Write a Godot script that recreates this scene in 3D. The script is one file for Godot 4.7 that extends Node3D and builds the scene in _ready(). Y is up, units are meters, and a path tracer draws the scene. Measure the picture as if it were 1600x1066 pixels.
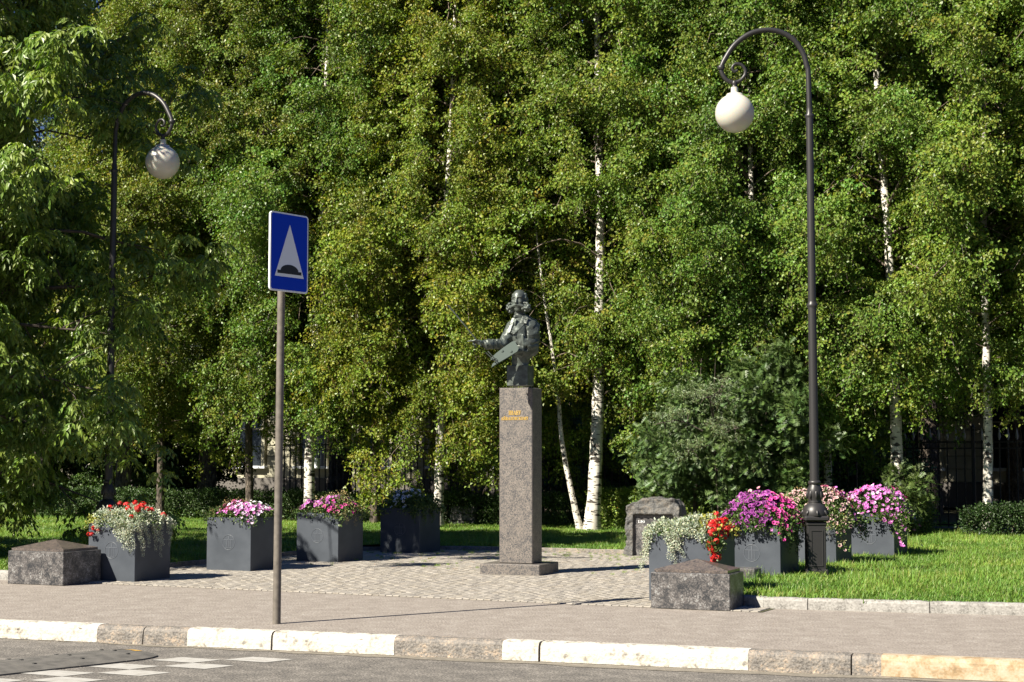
extends Node3D

# ---------------------------------------------------------------- mesh builder
class MB:
	var v := PackedVector3Array()
	var n := PackedVector3Array()
	var uv := PackedVector2Array()
	var c := PackedColorArray()
	var ix := PackedInt32Array()
	func vert(p: Vector3, nn: Vector3, t := Vector2.ZERO, col := Color.WHITE) -> int:
		v.append(p); n.append(nn); uv.append(t); c.append(col)
		return v.size() - 1
	func tri(a: Vector3, b: Vector3, d: Vector3, col := Color.WHITE) -> void:
		var nn := (d - a).cross(b - a).normalized()
		var i := vert(a, nn, Vector2(0, 0), col)
		vert(b, nn, Vector2(1, 0), col)
		vert(d, nn, Vector2(0, 1), col)
		ix.append(i); ix.append(i + 1); ix.append(i + 2)
	# flat polygon (convex, planar) turned away from a point inside
	func poly(pts: PackedVector3Array, inside: Vector3, col := Color.WHITE) -> void:
		var mid := Vector3.ZERO
		for p in pts: mid += p
		mid /= pts.size()
		var nn := Vector3.ZERO
		for k in pts.size():
			nn += (pts[k] - mid).cross(pts[(k + 1) % pts.size()] - mid)
		nn = nn.normalized()
		var flip := nn.dot(mid - inside) > 0.0   # order is counter-clockwise: reverse
		if nn.dot(mid - inside) < 0.0: nn = -nn
		var at := v.size()
		for p in pts: vert(p, nn, Vector2(p.x, p.y), col)
		for k in range(1, pts.size() - 1):
			ix.append(at)
			if flip:
				ix.append(at + k + 1); ix.append(at + k)
			else:
				ix.append(at + k); ix.append(at + k + 1)
	func quadi(a: int, b: int, d: int, e: int) -> void:
		var nn := (v[d] - v[a]).cross(v[b] - v[a]) + (v[e] - v[a]).cross(v[d] - v[a])
		if nn.dot(n[a] + n[b] + n[d] + n[e]) >= 0.0:
			ix.append_array(PackedInt32Array([a, b, d, a, d, e]))
		else:
			ix.append_array(PackedInt32Array([a, d, b, a, e, d]))
	# box with chamfered edges, centred on t's origin
	func box(t: Transform3D, s: Vector3, bev := 0.0, col := Color.WHITE) -> void:
		var h := s * 0.5
		var mid := t.origin
		if bev <= 0.0:
			for ax in 3:
				for sg in [-1.0, 1.0]:
					var pts := PackedVector3Array()
					for q in [[-1, -1], [1, -1], [1, 1], [-1, 1]]:
						var p := Vector3.ZERO
						p[ax] = sg * h[ax]
						p[(ax + 1) % 3] = q[0] * h[(ax + 1) % 3]
						p[(ax + 2) % 3] = q[1] * h[(ax + 2) % 3]
						pts.append(t * p)
					poly(pts, mid, col)
			return
		for ax in 3:
			var u := (ax + 1) % 3
			var w := (ax + 2) % 3
			for sg in [-1.0, 1.0]:
				var pts := PackedVector3Array()
				for q in [[-1, -1], [1, -1], [1, 1], [-1, 1]]:
					var p := Vector3.ZERO
					p[ax] = sg * h[ax]; p[u] = q[0] * (h[u] - bev); p[w] = q[1] * (h[w] - bev)
					pts.append(t * p)
				poly(pts, mid, col)
				for sh in [-1.0, 1.0]:      # edges along w
					var e := PackedVector3Array()
					for q in [[0, -1], [0, 1], [1, 1], [1, -1]]:
						var p := Vector3.ZERO
						p[ax] = sg * (h[ax] - (bev if q[0] == 1 else 0.0))
						p[u] = sh * (h[u] - (0.0 if q[0] == 1 else bev))
						p[w] = q[1] * (h[w] - bev)
						e.append(t * p)
					poly(e, mid, col)
		for sx in [-1.0, 1.0]:
			for sy in [-1.0, 1.0]:
				for sz in [-1.0, 1.0]:
					poly(PackedVector3Array([t * Vector3(sx * h.x, sy * (h.y - bev), sz * (h.z - bev)), t * Vector3(sx * (h.x - bev), sy * h.y, sz * (h.z - bev)), t * Vector3(sx * (h.x - bev), sy * (h.y - bev), sz * h.z)]), mid, col)
	func tube(path: PackedVector3Array, rad: PackedFloat32Array, sides := 8, cap := true, col := Color.WHITE, wob := 0.0) -> void:
		var m := path.size()
		var up := Vector3.UP
		var first := v.size()
		var run := 0.0
		var x := Vector3.ZERO
		for i in m:
			var dir := (path[mini(i + 1, m - 1)] - path[maxi(i - 1, 0)]).normalized()
			if i == 0:
				x = dir.cross(Vector3(0.013, 0.02, 1.0)).normalized()
				if x.length() < 0.5: x = Vector3.RIGHT
			else:
				run += path[i].distance_to(path[i - 1])
				x = (x - dir * x.dot(dir)).normalized()
			var y := dir.cross(x)
			for j in sides + 1:
				var a := TAU * j / sides
				var o := x * cos(a) + y * sin(a)
				var rr := rad[i] * (1.0 + wob * sin(a * 3.0 + i * 1.7) + wob * 0.6 * sin(a * 5.0 - i * 0.9))
				vert(path[i] + o * rr, o, Vector2(float(j) / sides, run), col)
		for i in m - 1:
			for j in sides:
				var a := first + i * (sides + 1) + j
				quadi(a, a + 1, a + sides + 2, a + sides + 1)
		if cap:
			for e in 2:
				var i := 0 if e == 0 else m - 1
				var pts := PackedVector3Array()
				for j in sides: pts.append(v[first + i * (sides + 1) + j])
				poly(pts, path[1] if e == 0 else path[m - 2], col)
	# profile of (radius, height), turned about y
	func lathe(prof: PackedVector2Array, segs := 24, t := Transform3D(), ridges := 0, amp := 0.0) -> void:
		var first := v.size()
		var m := prof.size()
		for i in m:
			var a := prof[maxi(i - 1, 0)]
			var b := prof[mini(i + 1, m - 1)]
			var d := (b - a).normalized()
			var nn := Vector2(d.y, -d.x)
			for j in segs + 1:
				var an := TAU * j / segs
				var rr := prof[i].x * (1.0 + amp * cos(an * ridges))
				vert(t * Vector3(cos(an) * rr, prof[i].y, sin(an) * rr), t.basis * Vector3(cos(an) * nn.x, nn.y, sin(an) * nn.x), Vector2(float(j) / segs, prof[i].y))
		for i in m - 1:
			for j in segs:
				var a := first + i * (segs + 1) + j
				quadi(a, a + 1, a + segs + 2, a + segs + 1)
	# outline in xy, thickened along z from z0 to z1
	func extrude(pts: PackedVector2Array, z0: float, z1: float, t := Transform3D(), col := Color.WHITE) -> void:
		var tr := Geometry2D.triangulate_polygon(pts)
		var mid := Vector2.ZERO
		for p in pts: mid += p
		mid /= pts.size()
		for zz in [z0, z1]:
			for k in range(0, tr.size(), 3):
				var q := PackedVector3Array()
				for e in 3: q.append(t * Vector3(pts[tr[k + e]].x, pts[tr[k + e]].y, zz))
				var c2 := (pts[tr[k]] + pts[tr[k + 1]] + pts[tr[k + 2]]) / 3.0
				poly(q, t * Vector3(c2.x, c2.y, (z0 + z1) * 0.5), col)
		var ccw := not Geometry2D.is_polygon_clockwise(pts)
		for k in pts.size():
			var a := pts[k]
			var b := pts[(k + 1) % pts.size()]
			var o := Vector2(b.y - a.y, a.x - b.x) * (1.0 if ccw else -1.0)
			var mm := (a + b) * 0.5 - o.normalized() * 0.001
			poly(PackedVector3Array([t * Vector3(a.x, a.y, z0), t * Vector3(b.x, b.y, z0), t * Vector3(b.x, b.y, z1), t * Vector3(a.x, a.y, z1)]), t * Vector3(mm.x, mm.y, (z0 + z1) * 0.5), col)
	func mesh() -> ArrayMesh:
		var arr := []
		arr.resize(Mesh.ARRAY_MAX)
		arr[Mesh.ARRAY_VERTEX] = v
		arr[Mesh.ARRAY_NORMAL] = n
		arr[Mesh.ARRAY_TEX_UV] = uv
		arr[Mesh.ARRAY_COLOR] = c
		arr[Mesh.ARRAY_INDEX] = ix
		var m := ArrayMesh.new()
		m.add_surface_from_arrays(Mesh.PRIMITIVE_TRIANGLES, arr)
		return m

# ---------------------------------------------------------------- distance fields for carved and cast things
class Field:
	var kind := PackedInt32Array()      # 0 tapered capsule, 1 ellipsoid, +10 cuts away
	var a := PackedVector3Array()
	var b := PackedVector3Array()
	var ra := PackedFloat32Array()
	var rb := PackedFloat32Array()
	var kk := PackedFloat32Array()
	var bas: Array[Basis] = []
	var outline := PackedVector2Array() # an outline in xy, thick in z (kind 2)
	var thick := 0.1
	var rough := 0.0
	var fold := 0.0
	var noise: FastNoiseLite
	func cap(p: Vector3, q: Vector3, r0: float, r1: float, k := 0.02, cut := false) -> void:
		kind.append(10 if cut else 0); a.append(p); b.append(q); ra.append(r0); rb.append(r1); kk.append(k); bas.append(Basis())
	func ell(p: Vector3, r: Vector3, rot := Basis(), k := 0.02, cut := false) -> void:
		kind.append(11 if cut else 1); a.append(p); b.append(r); ra.append(0); rb.append(0); kk.append(k); bas.append(rot.inverse())
	func box(p: Vector3, h: Vector3, rot := Basis(), k := 0.01, cut := false) -> void:
		kind.append(13 if cut else 3); a.append(p); b.append(h); ra.append(0); rb.append(0); kk.append(k); bas.append(rot.inverse())
	func at(p: Vector3) -> float:
		var d := 1.0
		if outline.size():
			var q := Vector2(p.x, p.y)
			var best := 1e9
			for i in outline.size():
				var s := Geometry2D.get_closest_point_to_segment(q, outline[i], outline[(i + 1) % outline.size()])
				best = minf(best, s.distance_to(q))
			if Geometry2D.is_point_in_polygon(q, outline): best = -best
			var dz := absf(p.z) - thick
			d = minf(maxf(best, dz), 0.0) + Vector2(maxf(best, 0), maxf(dz, 0)).length() - 0.012
			if noise: d += rough * noise.get_noise_3dv(p) + rough * 0.4 * noise.get_noise_3dv(p * 3.1)
		for i in kind.size():
			var e := 0.0
			var t := kind[i] % 10
			if t == 0:
				var pa := p - a[i]
				var ba := b[i] - a[i]
				var h := clampf(pa.dot(ba) / ba.length_squared(), 0.0, 1.0)
				e = (pa - ba * h).length() - lerpf(ra[i], rb[i], h)
			elif t == 1:
				var q := bas[i] * (p - a[i]) / b[i]
				var l := q.length()
				e = (l - 1.0) * (l / maxf((q / b[i]).length(), 1e-5)) if l > 0.3 else -minf(b[i].x, minf(b[i].y, b[i].z)) * 0.7
			else:
				var q := (bas[i] * (p - a[i])).abs() - b[i]
				e = q.max(Vector3.ZERO).length() + minf(maxf(q.x, maxf(q.y, q.z)), 0.0)
			var k := kk[i]
			if kind[i] >= 10:
				e = -e
				var h := maxf(k - absf(d - e), 0.0) / k
				d = maxf(d, e) + h * h * k * 0.25
			else:
				var h := maxf(k - absf(d - e), 0.0) / k
				d = minf(d, e) - h * h * k * 0.25
		if noise and not outline.size():
			var q := noise.get_noise_3dv(p)
			d += rough * q
			if fold > 0.0:
				var arm := clampf((p.x - 0.1) * 12.0, 0.0, 1.0) + clampf((-0.16 - p.x) * 12.0, 0.0, 1.0)
				if arm > 0.0:
					var w := sin(p.y * 50.0 + (p.z * 30.0 if p.x > 0.0 else p.x * 75.0) + noise.get_noise_3dv(p * 0.35) * 6.0)
					d -= fold * arm * w * w * w
		return d
	func net(lo: Vector3, hi: Vector3, cell: float, mb: MB) -> void:
		var bl := Vector3i(((hi - lo) / (cell * 4.0)).ceil())
		var nn := bl * 4 + Vector3i.ONE
		var val := PackedFloat32Array()
		val.resize(nn.x * nn.y * nn.z)
		val.fill(1e9)
		var active: Array[Vector3i] = []
		for bx in bl.x:
			for by in bl.y:
				for bz in bl.z:
					if absf(at(lo + (Vector3(bx, by, bz) + Vector3(0.5, 0.5, 0.5)) * cell * 4.0)) < cell * 4.0 * 1.05:
						active.append(Vector3i(bx, by, bz))
		var sy := nn.x
		var sz := nn.x * nn.y
		for q in active:
			for z in range(q.z * 4, q.z * 4 + 5):
				for y in range(q.y * 4, q.y * 4 + 5):
					for x in range(q.x * 4, q.x * 4 + 5):
						var o := x + y * sy + z * sz
						if val[o] > 1e8: val[o] = at(lo + Vector3(x, y, z) * cell)
		var id := PackedInt32Array()
		id.resize(val.size())
		id.fill(-1)
		var cells := PackedInt32Array()
		for q in active:
			for z in range(q.z * 4, q.z * 4 + 4):
				for y in range(q.y * 4, q.y * 4 + 4):
					for x in range(q.x * 4, q.x * 4 + 4):
						var o := x + y * sy + z * sz
						var f := [val[o], val[o + 1], val[o + sy], val[o + sy + 1], val[o + sz], val[o + sz + 1], val[o + sz + sy], val[o + sz + sy + 1]]
						var neg := 0
						for k in 8: neg += 1 if f[k] < 0.0 else 0
						if neg == 0 or neg == 8: continue
						var sum := Vector3.ZERO
						var cnt := 0
						for e in [[0, 1], [2, 3], [4, 5], [6, 7], [0, 2], [1, 3], [4, 6], [5, 7], [0, 4], [1, 5], [2, 6], [3, 7]]:
							var fa: float = f[e[0]]
							var fb: float = f[e[1]]
							if (fa < 0.0) != (fb < 0.0):
								var w := fa / (fa - fb)
								sum += Vector3(e[0] & 1, (e[0] >> 1) & 1, e[0] >> 2).lerp(Vector3(e[1] & 1, (e[1] >> 1) & 1, e[1] >> 2), w)
								cnt += 1
						var g := Vector3(f[1] + f[3] + f[5] + f[7] - f[0] - f[2] - f[4] - f[6], f[2] + f[3] + f[6] + f[7] - f[0] - f[1] - f[4] - f[5], f[4] + f[5] + f[6] + f[7] - f[0] - f[1] - f[2] - f[3])
						id[o] = mb.vert(lo + (Vector3(x, y, z) + sum / cnt) * cell, g.normalized())
						cells.append(o)
		for o in cells:
			for e in [[1, sy, sz], [sy, 1, sz], [sz, 1, sy]]:
				if (val[o] < 0.0) != (val[o + e[0]] < 0.0):
					var i0: int = o - e[1] - e[2]
					if i0 < 0: continue
					var p := [id[o], id[o - e[1]], id[i0], id[o - e[2]]]
					if p.min() >= 0: mb.quadi(p[0], p[1], p[2], p[3])

# ---------------------------------------------------------------- scene helpers
var taken := {}
func numbered(called: String) -> String:
	var k: int = taken.get(called, 0)
	taken[called] = k + 1
	return called if k == 0 else "%s_%03d" % [called, k]

func tag(o: Node, label := "", category := "", group := "", kind := "") -> void:
	if label: o.set_meta("label", label)
	if category: o.set_meta("category", category)
	if group: o.set_meta("group", group)
	if kind: o.set_meta("kind", kind)

func thing(called: String, label: String, category: String, where := Vector3.ZERO, turn := 0.0, group := "") -> Node3D:
	var o := Node3D.new()
	o.name = numbered(called)
	add_child(o)
	o.position = where
	o.rotation.y = turn
	tag(o, label, category, group)
	return o

func part(called: String, mesh: Mesh, mat: Material, parent: Node, where := Transform3D()) -> MeshInstance3D:
	var o := MeshInstance3D.new()
	o.mesh = mesh
	o.material_override = mat
	o.name = numbered(called) if parent == self else StringName(called)
	o.transform = where
	parent.add_child(o, true)
	if parent != self:
		var k: int = parent.get_meta("n_" + called, 0)
		parent.set_meta("n_" + called, k + 1)
		if k: o.name = "%s_%03d" % [called, k]
	return o

func many(called: String, mesh: Mesh, mat: Material, parent: Node, where: Array, tint: Array, stuff := true) -> MultiMeshInstance3D:
	var mm := MultiMesh.new()
	mm.transform_format = MultiMesh.TRANSFORM_3D
	mm.use_colors = tint.size() > 0
	mm.mesh = mesh
	mm.instance_count = where.size()
	for i in where.size():
		mm.set_instance_transform(i, where[i])
		if tint.size(): mm.set_instance_color(i, tint[i])
	var o := MultiMeshInstance3D.new()
	o.multimesh = mm
	o.material_override = mat
	var k: int = parent.get_meta("n_" + called, 0)
	parent.set_meta("n_" + called, k + 1)
	o.name = (called if k == 0 else "%s_%03d" % [called, k]) if parent != self else numbered(called)
	parent.add_child(o, true)
	if stuff: o.set_meta("kind", "stuff")
	return o

func lin(r: float, g: float, b: float) -> Color: return Color(r, g, b).linear_to_srgb()

func mat(col: Color, rough := 0.8, metal := 0.0, vertex := false) -> StandardMaterial3D:
	var m := StandardMaterial3D.new()
	m.albedo_color = col
	m.roughness = rough
	m.metallic = metal
	m.vertex_color_use_as_albedo = vertex
	return m

# tones from seamless noises: layers of [seed, frequency, cellular, weight]; grain adds salt and pepper
func pattern(size: int, layers: Array, stops: Array, grain := 0.0, seed_ := 1) -> ImageTexture:
	var acc := PackedFloat32Array()
	acc.resize(size * size)
	acc.fill(0.5)
	for l in layers:
		var f := FastNoiseLite.new()
		f.seed = l[0]
		f.frequency = l[1]
		f.noise_type = FastNoiseLite.TYPE_CELLULAR if l[2] else FastNoiseLite.TYPE_SIMPLEX_SMOOTH
		if l[2]:
			f.cellular_return_type = FastNoiseLite.RETURN_CELL_VALUE
			f.fractal_type = FastNoiseLite.FRACTAL_NONE
		else:
			f.fractal_octaves = 4
		var im := f.get_seamless_image(size, size)
		im.convert(Image.FORMAT_L8)
		var d := im.get_data()
		var w: float = l[3]
		for i in size * size: acc[i] += (d[i] / 255.0 - 0.5) * w
	var rng := RandomNumberGenerator.new()
	rng.seed = seed_
	var gr := Gradient.new()
	var off := PackedFloat32Array()
	var cols := PackedColorArray()
	for s in stops:
		off.append(s[0]); cols.append(s[1])
	gr.offsets = off
	gr.colors = cols
	var lut := PackedByteArray()
	for i in 256:
		var cc := gr.sample(i / 255.0)
		lut.append(int(clampf(cc.r, 0, 1) * 255)); lut.append(int(clampf(cc.g, 0, 1) * 255)); lut.append(int(clampf(cc.b, 0, 1) * 255))
	var bytes := PackedByteArray()
	bytes.resize(size * size * 3)
	for i in size * size:
		var t := acc[i]
		if grain > 0.0: t += (rng.randf() - 0.5) * grain
		var k := clampi(int(t * 255.0), 0, 255) * 3
		bytes[i * 3] = lut[k]; bytes[i * 3 + 1] = lut[k + 1]; bytes[i * 3 + 2] = lut[k + 2]
	return ImageTexture.create_from_image(Image.create_from_data(size, size, false, Image.FORMAT_RGB8, bytes))

func textured(tex: Texture2D, metres: float, rough := 0.8, world := true, vertex := false) -> StandardMaterial3D:
	var m := StandardMaterial3D.new()
	m.albedo_texture = tex
	m.uv1_triplanar = true
	m.uv1_world_triplanar = world
	m.uv1_scale = Vector3.ONE / metres
	m.roughness = rough
	m.vertex_color_use_as_albedo = vertex
	return m

func relief(m: StandardMaterial3D, seed_: int, freq: float, strength := 1.0) -> void:
	var t := NoiseTexture2D.new()
	t.width = 256
	t.height = 256
	t.seamless = true
	t.as_normal_map = true
	t.bump_strength = 6.0
	var f := FastNoiseLite.new()
	f.seed = seed_
	f.frequency = freq
	t.noise = f
	m.normal_enabled = true
	m.normal_texture = t
	m.normal_scale = strength

func leaf_material(back: float, rough := 0.45) -> StandardMaterial3D:
	var m := mat(Color.WHITE, rough, 0.0, true)
	m.backlight_enabled = true
	m.backlight = Color(back * 0.95, back, back * 0.45)
	return m

func smooth_path(pts: Array, step := 0.3) -> PackedVector3Array:
	var cv := Curve3D.new()
	cv.bake_interval = step
	for i in pts.size():
		var a: Vector3 = pts[maxi(i - 1, 0)]
		var b: Vector3 = pts[mini(i + 1, pts.size() - 1)]
		var t := (b - a) / 6.0
		cv.add_point(pts[i], -t, t)
	return cv.get_baked_points()

func taper(m: int, r0: float, r1: float, power := 1.0) -> PackedFloat32Array:
	var r := PackedFloat32Array()
	for i in m: r.append(lerpf(r0, r1, pow(float(i) / maxi(m - 1, 1), power)))
	return r

# ---------------------------------------------------------------- the scene
const PO := Vector3(-5.16, 0, -22.23)          # front left corner of the paved square
const PR := Vector3(0.899, 0, 0.438)           # along the street
const PI_ := Vector3(0.438, 0, -0.899)         # away from the street
const KD := Vector3(0.9459, 0, 0.3245)         # along the road kerb
const KN := Vector3(-0.3245, 0, 0.9459)        # from the kerb towards the road
const K0 := Vector3(-5.53, 0, -17.47)
const ROAD := -0.17
var M := {}
var G_ := {}
var rng := RandomNumberGenerator.new()

func pl(s: float, t: float, y := 0.0) -> Vector3: return PO + PR * s + PI_ * t + Vector3(0, y, 0)
func kb(s: float, n: float, y := 0.0) -> Vector3: return K0 + KD * s + KN * n + Vector3(0, y, 0)

func _ready() -> void:
	var cam := Camera3D.new()
	cam.name = "camera"
	cam.position = Vector3(0, 1.75, 0)
	cam.rotation.x = atan(183.0 / 2500.0)
	cam.fov = rad_to_deg(2.0 * atan(533.0 / 2500.0))
	cam.far = 900.0
	add_child(cam)
	cam.current = true
	var we := WorldEnvironment.new()
	we.name = "world"
	var env := Environment.new()
	var sky := Sky.new()
	var sm := ProceduralSkyMaterial.new()
	sm.sky_top_color = Color(0.22, 0.42, 0.78)
	sm.sky_horizon_color = Color(0.66, 0.78, 0.92)
	sm.sky_curve = 0.18
	sm.ground_horizon_color = Color(0.5, 0.5, 0.46)
	sm.ground_bottom_color = Color(0.3, 0.29, 0.26)
	sky.sky_material = sm
	env.background_mode = Environment.BG_SKY
	env.sky = sky
	env.background_energy_multiplier = 0.2
	env.tonemap_mode = Environment.TONE_MAPPER_LINEAR
	env.tonemap_exposure = 2.5
	env.sdfgi_enabled = true
	env.ssao_enabled = true
	env.ssil_enabled = true
	we.environment = env
	add_child(we)
	var sun := DirectionalLight3D.new()
	sun.name = "sun"
	sun.light_energy = 1.6
	sun.light_color = Color(1.0, 0.965, 0.9)
	sun.light_angular_distance = 0.5
	sun.shadow_enabled = true
	add_child(sun)
	sun.look_at_from_position(Vector3.ZERO, Vector3(0.604, -0.656, -0.453))

	rng.seed = 77
	make_materials()
	make_shapes()
	build_ground()
	build_kerbs()
	build_road_things()
	build_plaza()
	build_building()
	build_fence()
	build_hedges()
	build_shrubs()
	build_trees()
	build_lawn()
	build_blocks()
	build_monument()
	build_memorial_stone()
	build_lamps()
	build_sign()
	build_planters()
	build_small()

func make_materials() -> void:
	M.walk = textured(pattern(512, [[1, 0.012, false, 0.5], [2, 0.22, true, 0.55]], [[0.0, lin(0.1599, 0.1379, 0.1191)], [0.35, lin(0.2145, 0.1884, 0.1640)], [0.6, lin(0.2398, 0.2115, 0.1841)], [0.86, lin(0.2693, 0.2437, 0.2146)], [1.0, lin(0.3871, 0.3769, 0.3433)]], 0.28, 3), 2.3, 0.9)
	relief(M.walk, 5, 0.3, 0.2)
	M.road = textured(pattern(512, [[11, 0.01, false, 0.55], [12, 0.25, true, 0.6]], [[0.0, lin(0.068, 0.0638, 0.0595)], [0.4, lin(0.1148, 0.1062, 0.0935)], [0.65, lin(0.1445, 0.1318, 0.1148)], [1.0, lin(0.255, 0.238, 0.2125)]], 0.3, 4), 2.1, 0.9)
	relief(M.road, 6, 0.3, 0.25)
	var gst := [[0.0, lin(0.0303, 0.0327, 0.0384)], [0.3, lin(0.0681, 0.0653, 0.0665)], [0.45, lin(0.1173, 0.1062, 0.0982)], [0.62, lin(0.1551, 0.1372, 0.1212)], [0.8, lin(0.1741, 0.1485, 0.1280)], [1.0, lin(0.2272, 0.2123, 0.1962)]]
	M.granite = textured(pattern(512, [[21, 0.014, false, 0.3], [22, 0.2, true, 0.5], [23, 0.42, true, 0.45]], gst, 0.22, 5), 1.5, 0.45, false)
	M.granite_light = textured(pattern(512, [[31, 0.012, false, 0.55], [32, 0.16, true, 0.6]], [[0.0, lin(0.102, 0.0978, 0.0892)], [0.4, lin(0.2295, 0.221, 0.204)], [0.7, lin(0.3145, 0.306, 0.2848)], [1.0, lin(0.391, 0.3825, 0.357)]], 0.2, 6), 1.3, 0.8)
	M.granite_grey = textured(pattern(512, [[41, 0.011, false, 0.7], [42, 0.16, true, 0.5]], [[0.0, lin(0.0654, 0.0594, 0.0528)], [0.35, lin(0.1390, 0.1290, 0.1187)], [0.6, lin(0.2206, 0.2004, 0.1716)], [0.8, lin(0.2940, 0.2302, 0.1716)], [1.0, lin(0.4574, 0.3562, 0.2508)]], 0.2, 7), 1.1, 0.75)
	M.block = textured(pattern(512, [[51, 0.014, false, 0.85], [52, 0.16, true, 0.45], [53, 0.33, true, 0.5]], [[0.0, lin(0.0187, 0.0210, 0.0250)], [0.3, lin(0.0421, 0.0430, 0.0447)], [0.5, lin(0.0796, 0.0741, 0.0718)], [0.7, lin(0.1170, 0.1061, 0.1009)], [0.9, lin(0.1872, 0.1852, 0.1820)], [1.0, lin(0.2434, 0.2503, 0.2496)]], 0.25, 8), 1.4, 0.4, false)
	M.cap = M.granite.duplicate()
	M.cap.roughness = 0.28
	M.cap.albedo_color = Color(0.9, 0.87, 0.86)
	M.paint = textured(pattern(512, [[61, 0.016, false, 1.0], [62, 0.06, false, 0.5]], [[0.0, lin(0.085, 0.0808, 0.0765)], [0.2, lin(0.204, 0.187, 0.153)], [0.27, lin(0.3995, 0.3655, 0.306)], [0.5, lin(0.4845, 0.4632, 0.408)], [1.0, lin(0.527, 0.5142, 0.4802)]], 0.1, 9), 1.6, 0.85)
	relief(M.paint, 63, 0.12, 0.3)
	relief(M.granite_grey, 64, 0.12, 0.4)
	M.paint_rust = textured(pattern(512, [[66, 0.014, false, 0.9], [67, 0.08, false, 0.5]], [[0.0, lin(0.17, 0.1275, 0.0765)], [0.3, lin(0.289, 0.1955, 0.102)], [0.5, lin(0.374, 0.2975, 0.1955)], [1.0, lin(0.4505, 0.4165, 0.34)]], 0.2, 9), 1.2, 0.85)
	M.road_paint = textured(pattern(256, [[71, 0.03, false, 0.8]], [[0.0, lin(0.238, 0.221, 0.187)], [0.3, lin(0.323, 0.3145, 0.289)], [1.0, lin(0.408, 0.3995, 0.374)]], 0.25, 10), 1.1, 0.8)
	M.rubber = textured(pattern(256, [[75, 0.03, false, 0.8]], [[0.0, lin(.05, .048, .044)], [0.5, lin(.1, .095, .085)], [1.0, lin(.15, .14, .125)]], 0.2, 11), 1.3, 0.8)
	M.yellow = mat(lin(.5, .3, .05), 0.8)
	M.soil = textured(pattern(256, [[81, 0.04, false, 0.8]], [[0.0, lin(.02, .02, .01)], [0.5, lin(.05, .05, .018)], [1.0, lin(.09, .085, .03)]], 0.3, 12), 1.7, 0.95)
	M.paver = []
	for k in 4:
		M.paver.append(textured(pattern(256, [[91 + k, 0.05, false, 0.45]], [[0.0, lin(0.1707, 0.1452, 0.1140)], [0.5, [lin(0.2860, 0.2622, 0.2233), lin(0.2689, 0.2420, 0.2015), lin(0.3073, 0.2834, 0.2490), lin(0.2475, 0.2288, 0.2015)][k]], [1.0, lin(0.3244, 0.3080, 0.2756)]], 0.3, 13 + k), 0.9, 0.85))
	M.planter = textured(pattern(256, [[101, 0.008, false, 0.7], [102, 0.03, false, 0.4]], [[0.0, lin(.046, .053, .064)], [0.5, lin(.064, .073, .087)], [1.0, lin(.088, .099, .116)]], 0.05, 17), 1.9, 0.42)
	M.planter.metallic_specular = 0.25
	M.emblem = mat(lin(.1, .112, .132), 0.4)
	M.iron = mat(lin(.03, .029, .029), 0.42, 0.15)
	M.globe = mat(lin(0.528, 0.5104, 0.44), 0.22)
	M.globe.subsurf_scatter_enabled = true
	M.globe.subsurf_scatter_strength = 0.25
	M.bronze = textured(pattern(256, [[111, 0.02, false, 1.0], [112, 0.08, false, 0.4]], [[0.0, lin(0.0358, 0.0413, 0.0364)], [0.45, lin(0.0716, 0.0833, 0.0736)], [0.7, lin(0.1042, 0.1232, 0.1074)], [1.0, lin(0.1693, 0.2065, 0.1823)]], 0.1, 18), 0.8, 0.42, false)
	M.bronze.metallic = 0.35
	M.palette = mat(lin(.07, .088, .08), 0.9)
	M.palette.metallic_specular = 0.2
	M.gold = mat(lin(.75, .5, .13), 0.35, 0.55)
	M.white = mat(lin(.74, .77, .79), 0.4)
	M.blue = mat(lin(.003, .04, .46), 0.45)
	M.blue.metallic_specular = 0.25
	M.black = mat(lin(.008, .008, .009), 0.5)
	M.pole = textured(pattern(256, [[121, 0.03, false, 0.8]], [[0.0, lin(.07, .062, .052)], [0.5, lin(.125, .11, .092)], [1.0, lin(.18, .16, .135)]], 0.1, 19), 0.9, 0.55)
	M.wall = textured(pattern(256, [[131, 0.02, false, 0.6]], [[0.0, lin(.34, .32, .23)], [1.0, lin(.45, .43, .33)]], 0.06, 20), 3.0, 0.9)
	M.plinth = mat(lin(.12, .11, .1), 0.9)
	M.glass = mat(lin(.02, .025, .03), 0.08)
	M.fence = mat(lin(.012, .012, .013), 0.5)
	M.tip = mat(lin(.3, .3, .29), 0.5)  # pale tone stands in for light caught by the iron spear tips
	M.bark_white = birch_bark()
	M.bark = StandardMaterial3D.new()
	M.bark.albedo_texture = pattern(256, [[141, 0.03, false, 0.9], [142, 0.1, true, 0.5]], [[0.0, lin(.025, .02, .016)], [0.5, lin(.085, .068, .052)], [1.0, lin(.18, .15, .12)]], 0.2, 21)
	M.bark.uv1_scale = Vector3(2.0, 0.35, 1)
	M.bark.roughness = 0.95
	relief(M.bark, 143, 0.06, 1.5)
	M.twig = mat(lin(.16, .125, .095), 0.85)
	M.leaf = leaf_material(0.85, 0.4)
	M.ash = leaf_material(0.85, 0.42)
	M.leaf.metallic_specular = 0.4
	M.dull = leaf_material(0.5, 0.5)
	M.grass = leaf_material(0.8, 0.5)
	M.petal = leaf_material(0.5, 0.6)
	M.red = mat(lin(.3, .015, .012), 0.5)
	M.stone_tan = mat(lin(.3, .21, .13), 0.85)

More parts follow.
